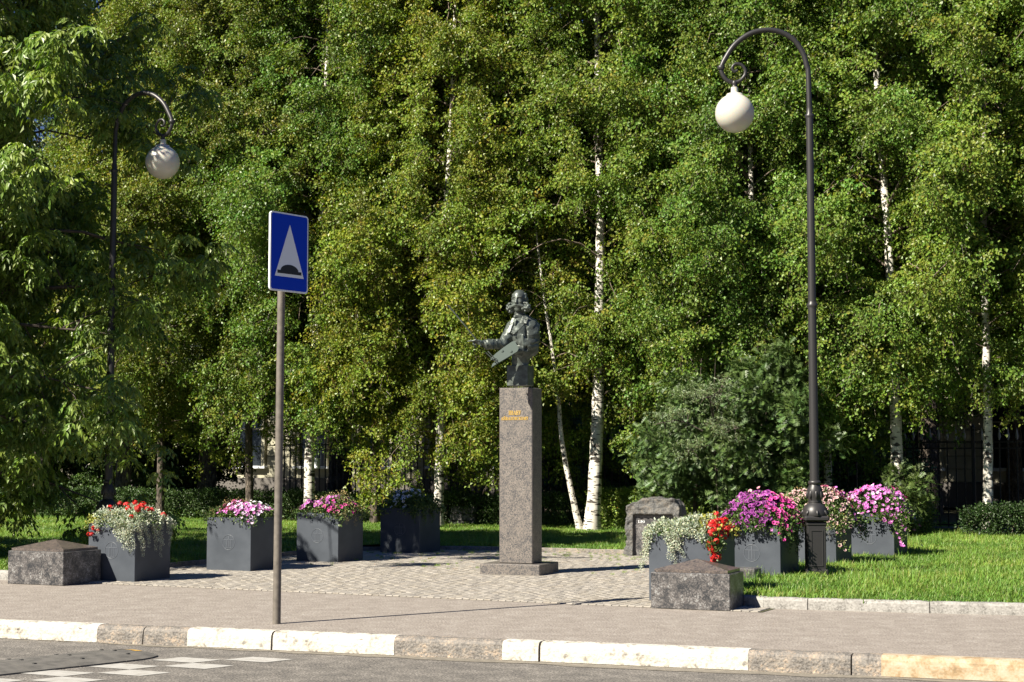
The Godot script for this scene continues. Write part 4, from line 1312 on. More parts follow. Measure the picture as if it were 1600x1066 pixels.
# ---------------------------------------------------------------- granite blocks
func granite_block(label: String, corner: Vector3, w: float, d: float, h: float, yaw: float) -> void:
	var o := thing("granite_block", label, "stone block", corner, yaw, "granite blocks at the corners of the square")
	var mb := MB.new()
	mb.box(Transform3D(Basis(), Vector3(-w / 2, h / 2, -d / 2)), Vector3(w, h, d), 0.008)
	part("body", mb.mesh(), M.block, o)
	mb = MB.new()
	var e := 0.035
	var y0 := h + 0.002
	var y1 := h + 0.035
	var c := Vector3(-w / 2, h + 0.15, -d / 2)
	var q := [Vector3(-w + e, 0, -e), Vector3(-e, 0, -e), Vector3(-e, 0, -d + e), Vector3(-w + e, 0, -d + e)]
	var mid := Vector3(-w / 2, h + 0.02, -d / 2)
	for k in 4:
		var a: Vector3 = q[k]
		var b: Vector3 = q[(k + 1) % 4]
		mb.poly(PackedVector3Array([a + Vector3.UP * y0, b + Vector3.UP * y0, b + Vector3.UP * y1, a + Vector3.UP * y1]), mid)
		mb.poly(PackedVector3Array([a + Vector3.UP * y1, b + Vector3.UP * y1, c]), mid)
	part("hipped_cap", mb.mesh(), M.cap, o)

func build_blocks() -> void:
	granite_block("low granite block with hipped top at the left corner of the square", Vector3(-6.159, 0, -22.12), 0.98, 0.8, 0.46, -0.43)
	granite_block("mottled grey granite block with hipped top at the right corner of the square", Vector3(2.497, 0, -18.49), 0.95, 0.62, 0.42, -0.4)
	var mb := MB.new()
	mb.box(Transform3D(Basis(Vector3.UP, -0.45), Vector3(0, 0.14, 0)), Vector3(0.36, 0.28, 0.3), 0.012)
	var o := part("small_stone_block", mb.mesh(), M.block, self, Transform3D(Basis(), Vector3(3.135, 0, -21.48) + Vector3(0, 0, -0.2)))
	tag(o, "small dark stone block half hidden behind the right granite block", "stone block")

# ---------------------------------------------------------------- monument
func build_monument() -> void:
	var c := Vector3(0.3794, 0, -23.9)
	var yaw := -0.37
	var o := thing("monument_pedestal", "tall square pink-grey granite pedestal on a low slab with golden lettering", "pedestal", c, yaw)
	var mb := MB.new()
	var W := 0.92
	mb.box(Transform3D(Basis(), Vector3(-W / 2 + 0.02, 0.085, -W / 2 + 0.06)), Vector3(W + 0.04, 0.17, 0.84), 0.012)
	part("base_slab", mb.mesh(), M.granite, o)
	mb = MB.new()
	var top: float = 2.812
	mb.box(Transform3D(Basis(), Vector3(-W / 2 + 0.055, (top + 0.172) / 2, -W / 2 + 0.1)), Vector3(0.535, top - 0.172, 0.42), 0.012)
	part("shaft", mb.mesh(), M.granite, o)
	var font := SystemFont.new()
	font.font_names = PackedStringArray(["Droid Serif"])
	font.font_weight = 700
	for l in [["ИВАНУ", 2.432, 0.2], ["АЙВАЗОВСКОМУ", 2.346, 0.44]]:
		var t := TextMesh.new()
		t.text = l[0]
		t.font = font
		t.font_size = 32
		t.pixel_size = 0.002
		t.depth = 0.006
		var wd := t.get_aabb().size
		var sc: float = l[2] / maxf(wd.x, 0.01)
		var n := part("lettering", t, M.gold, o, Transform3D(Basis().scaled(Vector3(sc, 0.062 / maxf(wd.y, 0.01), 1)), Vector3(-W / 2 + 0.04, l[1], -W / 2 + 0.1 + 0.213)))
	# bronze half-figure
	var b := thing("bronze_bust", "dark green bronze half-figure of a bald whiskered man holding palette and brush", "statue", Vector3(0.1142, 3.1355, -23.7500))
	var pb := Basis(Vector3.UP, yaw)
	mb = MB.new()
	var bt := Vector3(0.0095, -0.0095, 0)
	var bb := Vector3(0.0094, -0.3142, 0)
	mb.box(Transform3D(pb, Vector3(bt.x, (bt.y + bb.y) / 2 - 0.004, -0.02)), Vector3(0.33, bt.y - bb.y, 0.27), 0.008)
	part("plinth_block", mb.mesh(), M.bronze, b)
	var f := Field.new()
	# torso, tapering to the foot
	f.ell(Vector3(0.0671, 0.47, -0.03), Vector3(0.235, 0.27, 0.165), Basis(Vector3.UP, -0.25), 0.03)
	f.cap(Vector3(0.0574, 0.2876, -0.02), Vector3(0.0001, -0.0173, -0.03), 0.2, 0.1, 0.08)
	f.cap(Vector3(-0.1047, 0.5703, 0.03), Vector3(0.2012, 0.5874, -0.06), 0.075, 0.075, 0.06)
	f.cap(Vector3(-0.0187, 0.7277, -0.02), Vector3(0.1821, 0.6161, -0.06), 0.06, 0.07, 0.05)
	f.cap(Vector3(0.0003, 0.6798, -0.02), Vector3(-0.0093, 0.8025, 0), 0.085, 0.075, 0.04)
	# arm reaching to the left
	f.cap(Vector3(-0.1142, 0.5504, 0.04), Vector3(-0.2467, 0.2946, 0.15), 0.088, 0.08, 0.04)
	f.cap(Vector3(-0.2467, 0.2946, 0.15), Vector3(-0.4527, 0.2839, 0.3), 0.082, 0.072, 0.03)
	f.cap(Vector3(-0.434, 0.2846, 0.29), Vector3(-0.4807, 0.2828, 0.315), 0.078, 0.075, 0.01)
	f.cap(Vector3(-0.4527, 0.2839, 0.3), Vector3(-0.5551, 0.2984, 0.36), 0.042, 0.036, 0.012)
	# other arm, bent under the palette
	f.cap(Vector3(0.2107, 0.5682, -0.06), Vector3(0.1908, 0.2398, -0.02), 0.092, 0.092, 0.04)
	f.cap(Vector3(0.1908, 0.2302, -0.02), Vector3(-0.0575, 0.1977, 0.18), 0.09, 0.06, 0.03)
	# coat: lapels, front edge, collar, buttons
	f.ell(Vector3(-0.038, 0.4478, 0.01), Vector3(0.185, 0.25, 0.155), Basis(Vector3.UP, -0.35), 0.03)
	var l1 := Vector3(0.0948, 0.6707, 0.085)
	var l2 := Vector3(-0.1331, 0.4353, 0.172)
	var lx_ := (l2 - l1).normalized()
	var lz_ := Vector3(-0.35, 0.2, 1.0)
	lz_ = (lz_ - lx_ * lz_.dot(lx_)).normalized()
	f.box((l1 + l2) * 0.5 + lz_ * 0.012, Vector3(0.155, 0.046, 0.006), Basis(lx_, lz_.cross(lx_), lz_), 0.006)
	f.box(l1.lerp(l2, 0.18) + lz_ * 0.018 + Vector3(0.02, 0.02, 0), Vector3(0.06, 0.05, 0.006), Basis(lx_, lz_.cross(lx_), lz_) * Basis(Vector3(0, 0, 1), 0.5), 0.004)
	var m1_ := Vector3(-0.0857, 0.6893, 0.09)
	var m2_ := Vector3(-0.1615, 0.4548, 0.165)
	var mx_ := (m2_ - m1_).normalized()
	var mz_ := (Vector3(-0.6, 0.2, 1.0) - mx_ * Vector3(-0.6, 0.2, 1.0).dot(mx_)).normalized()
	f.box((m1_ + m2_) * 0.5 + mz_ * 0.012, Vector3(0.13, 0.03, 0.006), Basis(mx_, mz_.cross(mx_), mz_), 0.006)
	f.cap(Vector3(-0.0666, 0.711, 0.06), Vector3(0.105, 0.7146, 0.02), 0.03, 0.03, 0.012)
	f.ell(Vector3(-0.0573, 0.6477, 0.13), Vector3(0.03, 0.02, 0.02), Basis(), 0.005)
	f.ell(Vector3(-0.0668, 0.6084, 0.145), Vector3(0.018, 0.04, 0.014), Basis(), 0.005)
	f.box(Vector3(-0.0196, 0.3132, 0.155), Vector3(0.085, 0.13, 0.008), Basis(Vector3.UP, -0.28), 0.004)
	for q in [Vector3(-0.0669, 0.4063, 0.178), Vector3(-0.0669, 0.321, 0.178), Vector3(0.0278, 0.3984, 0.158)]: f.ell(q, Vector3(0.013, 0.013, 0.013), Basis(), 0.003)
	# sleeve folds and gaps between arm and chest
	for q in [[Vector3(0.2187, 0.521, 0.05), Vector3(0.1135, 0.4123, 0.1)], [Vector3(0.2474, 0.4367, 0.03), Vector3(0.0945, 0.3457, 0.1)], [Vector3(0.2377, 0.3405, 0.04), Vector3(0.0754, 0.2689, 0.11)], [Vector3(-0.1615, 0.4662, 0.14), Vector3(-0.237, 0.3384, 0.2)], [Vector3(-0.3308, 0.3427, 0.27), Vector3(-0.3493, 0.2186, 0.29)], [Vector3(-0.3961, 0.339, 0.32), Vector3(-0.4145, 0.2152, 0.34)]]:
		f.cap(q[0], q[1], 0.014, 0.01, 0.02)
	f.cap(Vector3(0.0945, 0.5534, 0.12), Vector3(0.0941, 0.2289, 0.14), 0.012, 0.02, 0.03, true)
	f.cap(Vector3(-0.1615, 0.35, 0.17), Vector3(-0.1047, 0.1605, 0.17), 0.016, 0.02, 0.03, true)
	var nz := FastNoiseLite.new()
	nz.seed = 4
	nz.frequency = 11.0
	f.noise = nz
	f.rough = 0.004
	f.fold = 0.007
	f.cap(Vector3(0.0097, 0.1258, -0.03), Vector3(0.0097, -0.0173, -0.03), 0.13, 0.128, 0.02)
	var bm := MB.new()
	f.net(Vector3(-0.75, -0.06, -0.32), Vector3(0.45, 0.86, 0.56), 0.011, bm)
	var body := part("figure", bm.mesh(), M.bronze, b)
	# head
	var h := Field.new()
	var hb := Basis(Vector3.UP, -0.36)
	var hc := Vector3(-0.0093, 0.973, 0.02)
	var at := func(x: float, y: float, z: float) -> Vector3: return hc + hb * Vector3(x, y, z)
	h.ell(at.call(0, 0.03, -0.02), Vector3(0.104, 0.118, 0.135), hb, 0.02)
	h.ell(at.call(0, -0.07, 0.03), Vector3(0.085, 0.11, 0.09), hb, 0.04)
	h.cap(at.call(0, -0.12, -0.03), at.call(0, -0.28, -0.05), 0.075, 0.085, 0.04)
	h.ell(at.call(0, -0.155, 0.065), Vector3(0.042, 0.035, 0.035), hb, 0.03)              # chin
	h.cap(at.call(0, 0.015, 0.108), at.call(0, -0.055, 0.138), 0.014, 0.021, 0.015)       # nose
	h.ell(at.call(0, -0.06, 0.125), Vector3(0.027, 0.014, 0.018), hb, 0.01)
	h.cap(at.call(-0.065, 0.028, 0.088), at.call(-0.015, 0.022, 0.112), 0.011, 0.012, 0.012)  # brows
	h.cap(at.call(0.065, 0.028, 0.088), at.call(0.015, 0.022, 0.112), 0.011, 0.012, 0.012)
	h.ell(at.call(-0.038, 0.0, 0.112), Vector3(0.022, 0.015, 0.022), hb, 0.014, true)     # eye sockets
	h.ell(at.call(0.038, 0.0, 0.112), Vector3(0.022, 0.015, 0.022), hb, 0.014, true)
	h.ell(at.call(-0.038, 0.0, 0.09), Vector3(0.016, 0.012, 0.015), hb, 0.004)
	h.ell(at.call(0.038, 0.0, 0.09), Vector3(0.016, 0.012, 0.015), hb, 0.004)
	h.ell(at.call(-0.05, -0.045, 0.085), Vector3(0.026, 0.022, 0.022), hb, 0.02)          # cheeks
	h.ell(at.call(0.05, -0.045, 0.085), Vector3(0.026, 0.022, 0.022), hb, 0.02)
	h.cap(at.call(-0.025, -0.112, 0.108), at.call(0.025, -0.112, 0.108), 0.012, 0.012, 0.012) # lower lip
	h.ell(at.call(-0.108, -0.01, -0.01), Vector3(0.014, 0.036, 0.022), hb, 0.01)          # ears
	h.ell(at.call(0.108, -0.01, -0.01), Vector3(0.014, 0.036, 0.022), hb, 0.01)
	var r := RandomNumberGenerator.new()
	r.seed = 12
	# bushy side whiskers meeting the moustache, and the hair at the temples
	for s in [-1.0, 1.0]:
		h.cap(at.call(s * 0.008, -0.088, 0.126), at.call(s * 0.085, -0.11, 0.085), 0.015, 0.024, 0.012)
		h.ell(at.call(s * 0.118, -0.135, 0.025), Vector3(0.055, 0.062, 0.06), hb, 0.02)
		for k in 40:
			var u := r.randf()
			var wd := rnd_dir(r) * Vector3(0.06, 0.068, 0.065)
			var p: Vector3 = at.call(s * 0.12 + wd.x, -0.135 + wd.y + 0.02 * u, 0.025 + wd.z)
			h.ell(p, Vector3.ONE * r.randf_range(0.014, 0.024), Basis(), 0.006)
		for k in 9:
			var u := k / 8.0
			h.ell(at.call(s * (0.098 + 0.006 * sin(k * 2.0)), 0.075 - 0.11 * u, -0.015 - 0.01 * sin(k * 1.3)), Vector3(0.018, 0.02, 0.03), hb, 0.008)
	for k in 10:
		var a := PI * (k / 9.0)
		h.ell(at.call(cos(a) * 0.1, -0.02 + 0.01 * sin(k * 2.0), -0.05 - sin(a) * 0.1), Vector3(0.025, 0.06, 0.022), hb, 0.012)
	h.noise = nz
	h.rough = 0.0015
	var hm := MB.new()
	h.net(hc + Vector3(-0.22, -0.3, -0.22), hc + Vector3(0.22, 0.2, 0.24), 0.0046, hm)
	part("head", hm.mesh(), M.bronze, b)
	# hand closed round the brush
	var g := Field.new()
	var hp := Vector3(-0.6013, 0.3057, 0.39)
	g.ell(hp, Vector3(0.05, 0.034, 0.036), Basis(Vector3(0, 0, 1), 0.1), 0.01)
	g.cap(Vector3(-0.5364, 0.2988, 0.355), hp, 0.034, 0.034, 0.02)
	for k in 4:
		var z := 0.03 - k * 0.02
		var kn := hp + Vector3(-0.04, 0.012 - k * 0.004, z)
		var m1 := kn + Vector3(-0.05 + k * 0.006, 0.008 - k * 0.012, 0.008)
		g.cap(kn, m1, 0.0125, 0.0115, 0.006)
		var m2 := m1 + (Vector3(-0.042, -0.004, 0.0) if k == 0 else Vector3(0.004 + k * 0.004, -0.034, 0.006))
		g.cap(m1, m2, 0.0115, 0.0095, 0.004)
		g.cap(m2, m2 + (Vector3(-0.028, -0.006, 0) if k == 0 else Vector3(0.028, -0.006, 0.0)), 0.0095, 0.008, 0.004)
	g.cap(hp + Vector3(0.0, 0.016, 0.032), hp + Vector3(-0.045, 0.03, 0.052), 0.015, 0.0125, 0.008)
	g.cap(hp + Vector3(-0.045, 0.03, 0.052), hp + Vector3(-0.085, 0.018, 0.046), 0.012, 0.0095, 0.004)
	var gm := MB.new()
	g.net(hp + Vector3(-0.2, -0.1, -0.09), hp + Vector3(0.12, 0.09, 0.11), 0.004, gm)
	part("hand", gm.mesh(), M.bronze, b)
	mb = MB.new()
	mb.tube(PackedVector3Array([Vector3(-0.5634, 0.2479, 0.41), Vector3(-0.6659, 0.377, 0.44), Vector3(-0.8618, 0.6185, 0.47), Vector3(-1.048, 0.8409, 0.5)]), PackedFloat32Array([0.009, 0.011, 0.011, 0.014]), 7)
	part("brush", mb.mesh(), M.bronze, b)
	# palette: a thin slab with a thumb hole and paint lumps, brushes held with it
	mb = MB.new()
	var o0 := Vector3(-0.3954, 0.0306, 0.36)
	var ux := (Vector3(-0.0485, 0.2579, 0.335) - o0)
	var lx := ux.length()
	ux = ux.normalized()
	var pn := Vector3(-0.12, 0.58, 0.8)
	pn = (pn - ux * pn.dot(ux)).normalized()
	var uy := pn.cross(ux)
	var out := PackedVector2Array([Vector2(-0.07, -0.085), Vector2(0.03, -0.085), Vector2(lx * 0.5, -0.095), Vector2(lx * 0.9, -0.1), Vector2(lx, -0.07), Vector2(lx * 1.06, 0.09), Vector2(lx * 0.95, 0.105), Vector2(lx * 0.6, 0.1), Vector2(lx * 0.25, 0.085), Vector2(0.0, 0.06), Vector2(-0.015, 0.035), Vector2(0.07, 0.005), Vector2(0.06, -0.025), Vector2(-0.03, -0.045)])
	var pt := Transform3D(Basis(ux, uy, ux.cross(uy)), o0)
	mb.extrude(out, -0.008, 0.008, pt)
	for q in [[0.05, -0.03], [0.2, 0.05], [0.3, -0.045]]:
		mb.lathe(PackedVector2Array([Vector2(0.024, 0), Vector2(0.02, 0.012), Vector2(0.0, 0.02)]), 9, pt * Transform3D(Basis(Vector3.RIGHT, PI / 2), Vector3(q[0], q[1], 0.008)))
	part("palette", mb.mesh(), M.palette, b)
	mb = MB.new()
	for k in 2:
		mb.tube(PackedVector3Array([Vector3(-0.3477, 0.0118, 0.44) + Vector3(0.02 * k, 0.01 * k, 0), Vector3(-0.497, 0.1508, 0.46) + Vector3(0.03 * k, 0.02 * k, 0)]), PackedFloat32Array([0.007, 0.009]), 6)
	part("spare_brushes", mb.mesh(), M.bronze, b)

func build_memorial_stone() -> void:
	var yaw := -0.42
	var z := 28.7
	var c := Vector3(2.553, 0.022, -28.7)
	var o := thing("memorial_boulder", "rough grey boulder with carved inscription niche behind the silver-leaved flower box", "boulder", c, yaw)
	var f := Field.new()
	var k := 28.7 / 2500.0 / cos(0.42)
	for p in [[981, 870], [985, 838], [986, 812], [987, 793], [995, 787], [1008, 783], [1018, 780], [1030, 779], [1045, 782], [1057, 781], [1064, 790], [1063, 815], [1065, 845], [1067, 870]]:
		f.outline.append(Vector2((p[0] - 1024) * k, (868 - p[1]) * 28.7 / 2500.0))
	f.thick = 0.17
	var nz := FastNoiseLite.new()
	nz.seed = 8
	nz.frequency = 3.2
	f.noise = nz
	f.rough = 0.05
	f.box(Vector3(0.02, 0.3, 0.2), Vector3(0.38, 0.43, 0.115), Basis(), 0.01, true)
	var mb := MB.new()
	f.net(Vector3(-0.72, -0.08, -0.32), Vector3(0.72, 1.15, 0.32), 0.022, mb)
	var gm: StandardMaterial3D = M.granite_grey.duplicate()
	gm.albedo_color = Color(0.7, 0.73, 0.76)
	gm.uv1_world_triplanar = false
	part("rough_stone", mb.mesh(), gm, o)
	mb = MB.new()
	mb.box(Transform3D(Basis(), Vector3(0.02, 0.29, 0.087)), Vector3(0.72, 0.84, 0.012))
	part("polished_panel", mb.mesh(), M.block, o)
	var font := SystemFont.new()
	font.font_names = PackedStringArray(["Droid Serif"])
	font.font_weight = 700
	for l in [["I.РО", 0.6, -0.2]]:
		var t := TextMesh.new()
		t.text = l[0]
		t.font = font
		t.font_size = 32
		t.pixel_size = 0.0019
		t.depth = 0.004
		part("lettering", t, M.white, o, Transform3D(Basis(), Vector3(l[2] - 0.02, l[1] - 0.005, 0.096)))

# ---------------------------------------------------------------- lamps
func lamp(label: String, at: Vector3, yaw: float, back: bool) -> void:
	var o := thing("street_lamp", label, "street lamp", at, yaw, "globe lamps on curved arms")
	var mb := MB.new()
	mb.box(Transform3D(Basis(), Vector3(0, 0.04, 0)), Vector3(0.3, 0.2, 0.3), 0.012)
	mb.box(Transform3D(Basis(), Vector3(0, 0.42, 0)), Vector3(0.25, 0.68, 0.25), 0.008)
	mb.box(Transform3D(Basis(), Vector3(0, 0.765, 0)), Vector3(0.275, 0.05, 0.275), 0.012)
	mb.box(Transform3D(Basis(), Vector3(0, 0.835, 0)), Vector3(0.345, 0.075, 0.345), 0.022)
	var bs := part("base", mb.mesh(), M.iron, o)
	for k in 4:
		var b := Basis(Vector3.UP, k * PI / 2)
		var fr := MB.new()
		for q in [[Vector3(-0.078, 0.43, 0.127), Vector3(0.016, 0.5, 0.012)], [Vector3(0.078, 0.43, 0.127), Vector3(0.016, 0.5, 0.012)], [Vector3(0, 0.672, 0.1272), Vector3(0.139, 0.016, 0.012)], [Vector3(0, 0.188, 0.1272), Vector3(0.139, 0.016, 0.012)]]:
			fr.box(Transform3D(b, b * q[0]), q[1], 0.003)
		part("panel_frame", fr.mesh(), M.iron, bs)
	mb = MB.new()
	mb.lathe(PackedVector2Array([Vector2(0.17, 0.872), Vector2(0.175, 0.9), Vector2(0.165, 0.96), Vector2(0.13, 1.02), Vector2(0.095, 1.04), Vector2(0.085, 1.06)]), 32, Transform3D(), 8, 0.05)
	mb.lathe(PackedVector2Array([Vector2(0.09, 1.055), Vector2(0.095, 1.07), Vector2(0.085, 1.085), Vector2(0.1, 1.13), Vector2(0.106, 1.19), Vector2(0.098, 1.25), Vector2(0.075, 1.29), Vector2(0.072, 1.31)]), 32, Transform3D(), 8, 0.06)
	mb.lathe(PackedVector2Array([Vector2(0.07, 1.3), Vector2(0.088, 1.315), Vector2(0.09, 1.345), Vector2(0.07, 1.36)]), 24)
	for k in 8:                                       # cast leaves round the bell and the bulb
		var a := TAU * k / 8.0
		for q in [[0.17, 0.93, 0.055, 0.6], [0.103, 1.17, 0.07, 0.15]]:
			var b := Basis(Vector3.UP, -a) * Basis(Vector3(0, 0, 1), q[3])
			var p := Vector3(cos(a) * q[0], q[1], sin(a) * q[0])
			mb.lathe(PackedVector2Array([Vector2(0.0, -q[2]), Vector2(0.02, -q[2] * 0.4), Vector2(0.018, q[2] * 0.4), Vector2(0.0, q[2])]), 7, Transform3D(b, p))
	part("leaf_collar", mb.mesh(), M.iron, o)
	mb = MB.new()
	var h1: float = 3.817
	var h2: float = 6.508
	mb.lathe(PackedVector2Array([Vector2(0.066, 1.35), Vector2(0.064, 2.0), Vector2(0.058, h1 - 0.05), Vector2(0.075, h1 - 0.035), Vector2(0.078, h1), Vector2(0.062, h1 + 0.02), Vector2(0.056, h1 + 0.05), Vector2(0.05, h2 - 0.05), Vector2(0.064, h2 - 0.03), Vector2(0.066, h2), Vector2(0.045, h2 + 0.02), Vector2(0.042, h2 + 0.1)]), 20)
	part("pole", mb.mesh(), M.iron, o)
	var prof := PackedVector2Array([Vector2(0.000, 6.508), Vector2(0.010, 7.105), Vector2(0.028, 7.206), Vector2(0.073, 7.381), Vector2(0.196, 7.575), Vector2(0.378, 7.695), Vector2(0.591, 7.732), Vector2(0.833, 7.676), Vector2(1.047, 7.520), Vector2(1.185, 7.317), Vector2(1.244, 7.188), Vector2(1.226, 7.096), Vector2(1.168, 7.013), Vector2(1.072, 6.976), Vector2(0.976, 7.004), Vector2(0.907, 7.086), Vector2(0.906, 7.169), Vector2(0.963, 7.234), Vector2(1.041, 7.243), Vector2(1.089, 7.188), Vector2(1.061, 7.132), Vector2(1.013, 7.151)])
	var pts := []
	for q in prof: pts.append(Vector3(q.x, q.y, 0))
	pts[0] = Vector3(0, h2, 0)
	var path := smooth_path(pts, 0.05)
	var rad := PackedFloat32Array()
	for i in path.size():
		var t := float(i) / path.size()
		rad.append(0.038 if t < 0.68 else lerpf(0.034, 0.02, (t - 0.68) / 0.32))
	mb = MB.new()
	mb.tube(path, rad, 12)
	mb.lathe(PackedVector2Array([Vector2(0.036, -0.03), Vector2(0.052, -0.02), Vector2(0.052, 0.02), Vector2(0.036, 0.03)]), 12, Transform3D(Basis(), Vector3(prof[10].x, prof[10].y, 0)))
	part("curved_arm", mb.mesh(), M.iron, o)
	var gx: float = prof[13].x - 0.015
	var gy: float = prof[13].y
	mb = MB.new()
	mb.lathe(PackedVector2Array([Vector2(0.03, 0.02), Vector2(0.045, -0.01), Vector2(0.034, -0.03), Vector2(0.036, -0.06), Vector2(0.05, -0.07)]), 14, Transform3D(Basis(), Vector3(gx, gy, 0)))
	part("globe_holder", mb.mesh(), M.iron, o)
	var gl := MB.new()
	var pr := PackedVector2Array([Vector2(0.05, gy - 0.07), Vector2(0.052, gy - 0.14), Vector2(0.06, gy - 0.155), Vector2(0.11, gy - 0.165), Vector2(0.12, gy - 0.185)])
	var cy := gy - 0.44
	for k in range(3, 22):
		var a := PI * (0.5 - k / 21.0)
		pr.append(Vector2(0.277 * cos(a), cy + 0.277 * sin(a)))
	gl.lathe(pr, 32, Transform3D(Basis(), Vector3(gx, 0, 0)))
	part("globe", gl.mesh(), M.globe, o)

func build_lamps() -> void:
	lamp("tall black lamp with globe on the right, standing in the grass among the flower boxes", Vector3(4.208, 0.08, -22.33), PI + 0.0, false)
	lamp("tall black lamp with shaded globe on the left, half hidden in the leafy tree", Vector3(-6.619, 0.03, -26.35), -0.52, true)

# ---------------------------------------------------------------- road sign
func rounded(w: float, h: float, r: float) -> PackedVector2Array:
	var p := PackedVector2Array()
	for c in [[1, 1, 0.0], [-1, 1, PI / 2], [-1, -1, PI], [1, -1, PI * 1.5]]:
		for k in 6:
			var a: float = c[2] + k * PI / 10.0
			p.append(Vector2(c[0] * (w / 2 - r) + cos(a) * r, c[1] * (h / 2 - r) + sin(a) * r))
	return p

func build_sign() -> void:
	var base := Vector3(-2.493, 0, -17.11)
	var o := thing("road_sign", "blue road sign with white triangle and black hump on a brown pole", "road sign", base)
	var top := Vector3(-2.477, 4.303, -17.11) - base
	var mb := MB.new()
	mb.tube(PackedVector3Array([Vector3(0, -0.05, 0), top * 0.5, top]), PackedFloat32Array([0.043, 0.042, 0.041]), 18)
	part("pole", mb.mesh(), M.pole, o)
	var c: Vector3 = Vector3(-2.392, 3.944, -17.02) - base
	var W := 0.565
	var H := 0.845
	var b := Basis(Vector3.UP, 0.915) 
	var t := Transform3D(b, c)
	mb = MB.new()
	mb.extrude(rounded(W, H, 0.04), -0.012, 0.01, t)
	var plate := part("plate", mb.mesh(), M.white, o)
	mb = MB.new()
	mb.extrude(rounded(W - 0.034, H - 0.034, 0.028), 0.01, 0.0125, t)
	part("blue_panel", mb.mesh(), M.blue, plate)
	mb = MB.new()
	mb.extrude(PackedVector2Array([Vector2(0, 0.3), Vector2(-0.215, -0.265), Vector2(0.215, -0.265)]), 0.0125, 0.0148, t)
	part("white_triangle", mb.mesh(), M.white, plate)
	mb = MB.new()
	var hp := PackedVector2Array([Vector2(-0.178, -0.232), Vector2(0.178, -0.232), Vector2(0.178, -0.198), Vector2(0.132, -0.198)])
	for k in range(1, 12): hp.append(Vector2(0.132 * cos(PI * k / 12.0), -0.198 + 0.066 * sin(PI * k / 12.0)))
	hp.append(Vector2(-0.132, -0.198))
	hp.append(Vector2(-0.178, -0.198))
	mb.extrude(hp, 0.0148, 0.0165, t)
	part("black_hump", mb.mesh(), M.black, plate)
	mb = MB.new()
	for y in [-0.28, 0.28]: mb.box(Transform3D(b, c + b * Vector3(-0.03, y, -0.03)), Vector3(0.14, 0.035, 0.034), 0.004)
	part("clamps", mb.mesh(), M.pole, o)

# ---------------------------------------------------------------- planters and flowers
const PW := 0.82
func planter_shape() -> Array:
	var mb := MB.new()
	var t := 0.03
	var h := 0.822
	for q in [[Vector3(0, h / 2, PW / 2 - t / 2), Vector3(PW, h, t)], [Vector3(0, h / 2, -PW / 2 + t / 2), Vector3(PW, h, t)]]:
		mb.box(Transform3D(Basis(), q[0]), q[1], 0.004)
	for s in [-1, 1]: mb.box(Transform3D(Basis(), Vector3(s * (PW / 2 - t / 2 - 0.001), h / 2, 0)), Vector3(t, h - 0.006, PW - 2 * t + 0.01), 0.003)
	var soil := MB.new()
	soil.box(Transform3D(Basis(), Vector3(0, 0.7, 0)), Vector3(PW - 0.07, 0.08, PW - 0.07))
	var e := MB.new()
	var ring := PackedVector3Array()
	for k in 29: ring.append(Vector3(cos(TAU * k / 28.0) * 0.115, sin(TAU * k / 28.0) * 0.115, 0))
	e.tube(ring, taper(29, 0.004, 0.004), 5, false)
	for q in [[0, 0.04, 0.2, 0.008], [-0.038, -0.02, 0.008, 0.12], [0, -0.02, 0.008, 0.14], [0.038, -0.02, 0.008, 0.12], [-0.02, -0.02, 0.005, 0.11], [0.02, -0.02, 0.005, 0.11], [0, -0.085, 0.11, 0.007], [0, 0.075, 0.012, 0.05]]:
		e.box(Transform3D(Basis(), Vector3(q[0], q[1], 0)), Vector3(q[2], q[3], 0.006))
	return [mb.mesh(), soil.mesh(), e.mesh()]

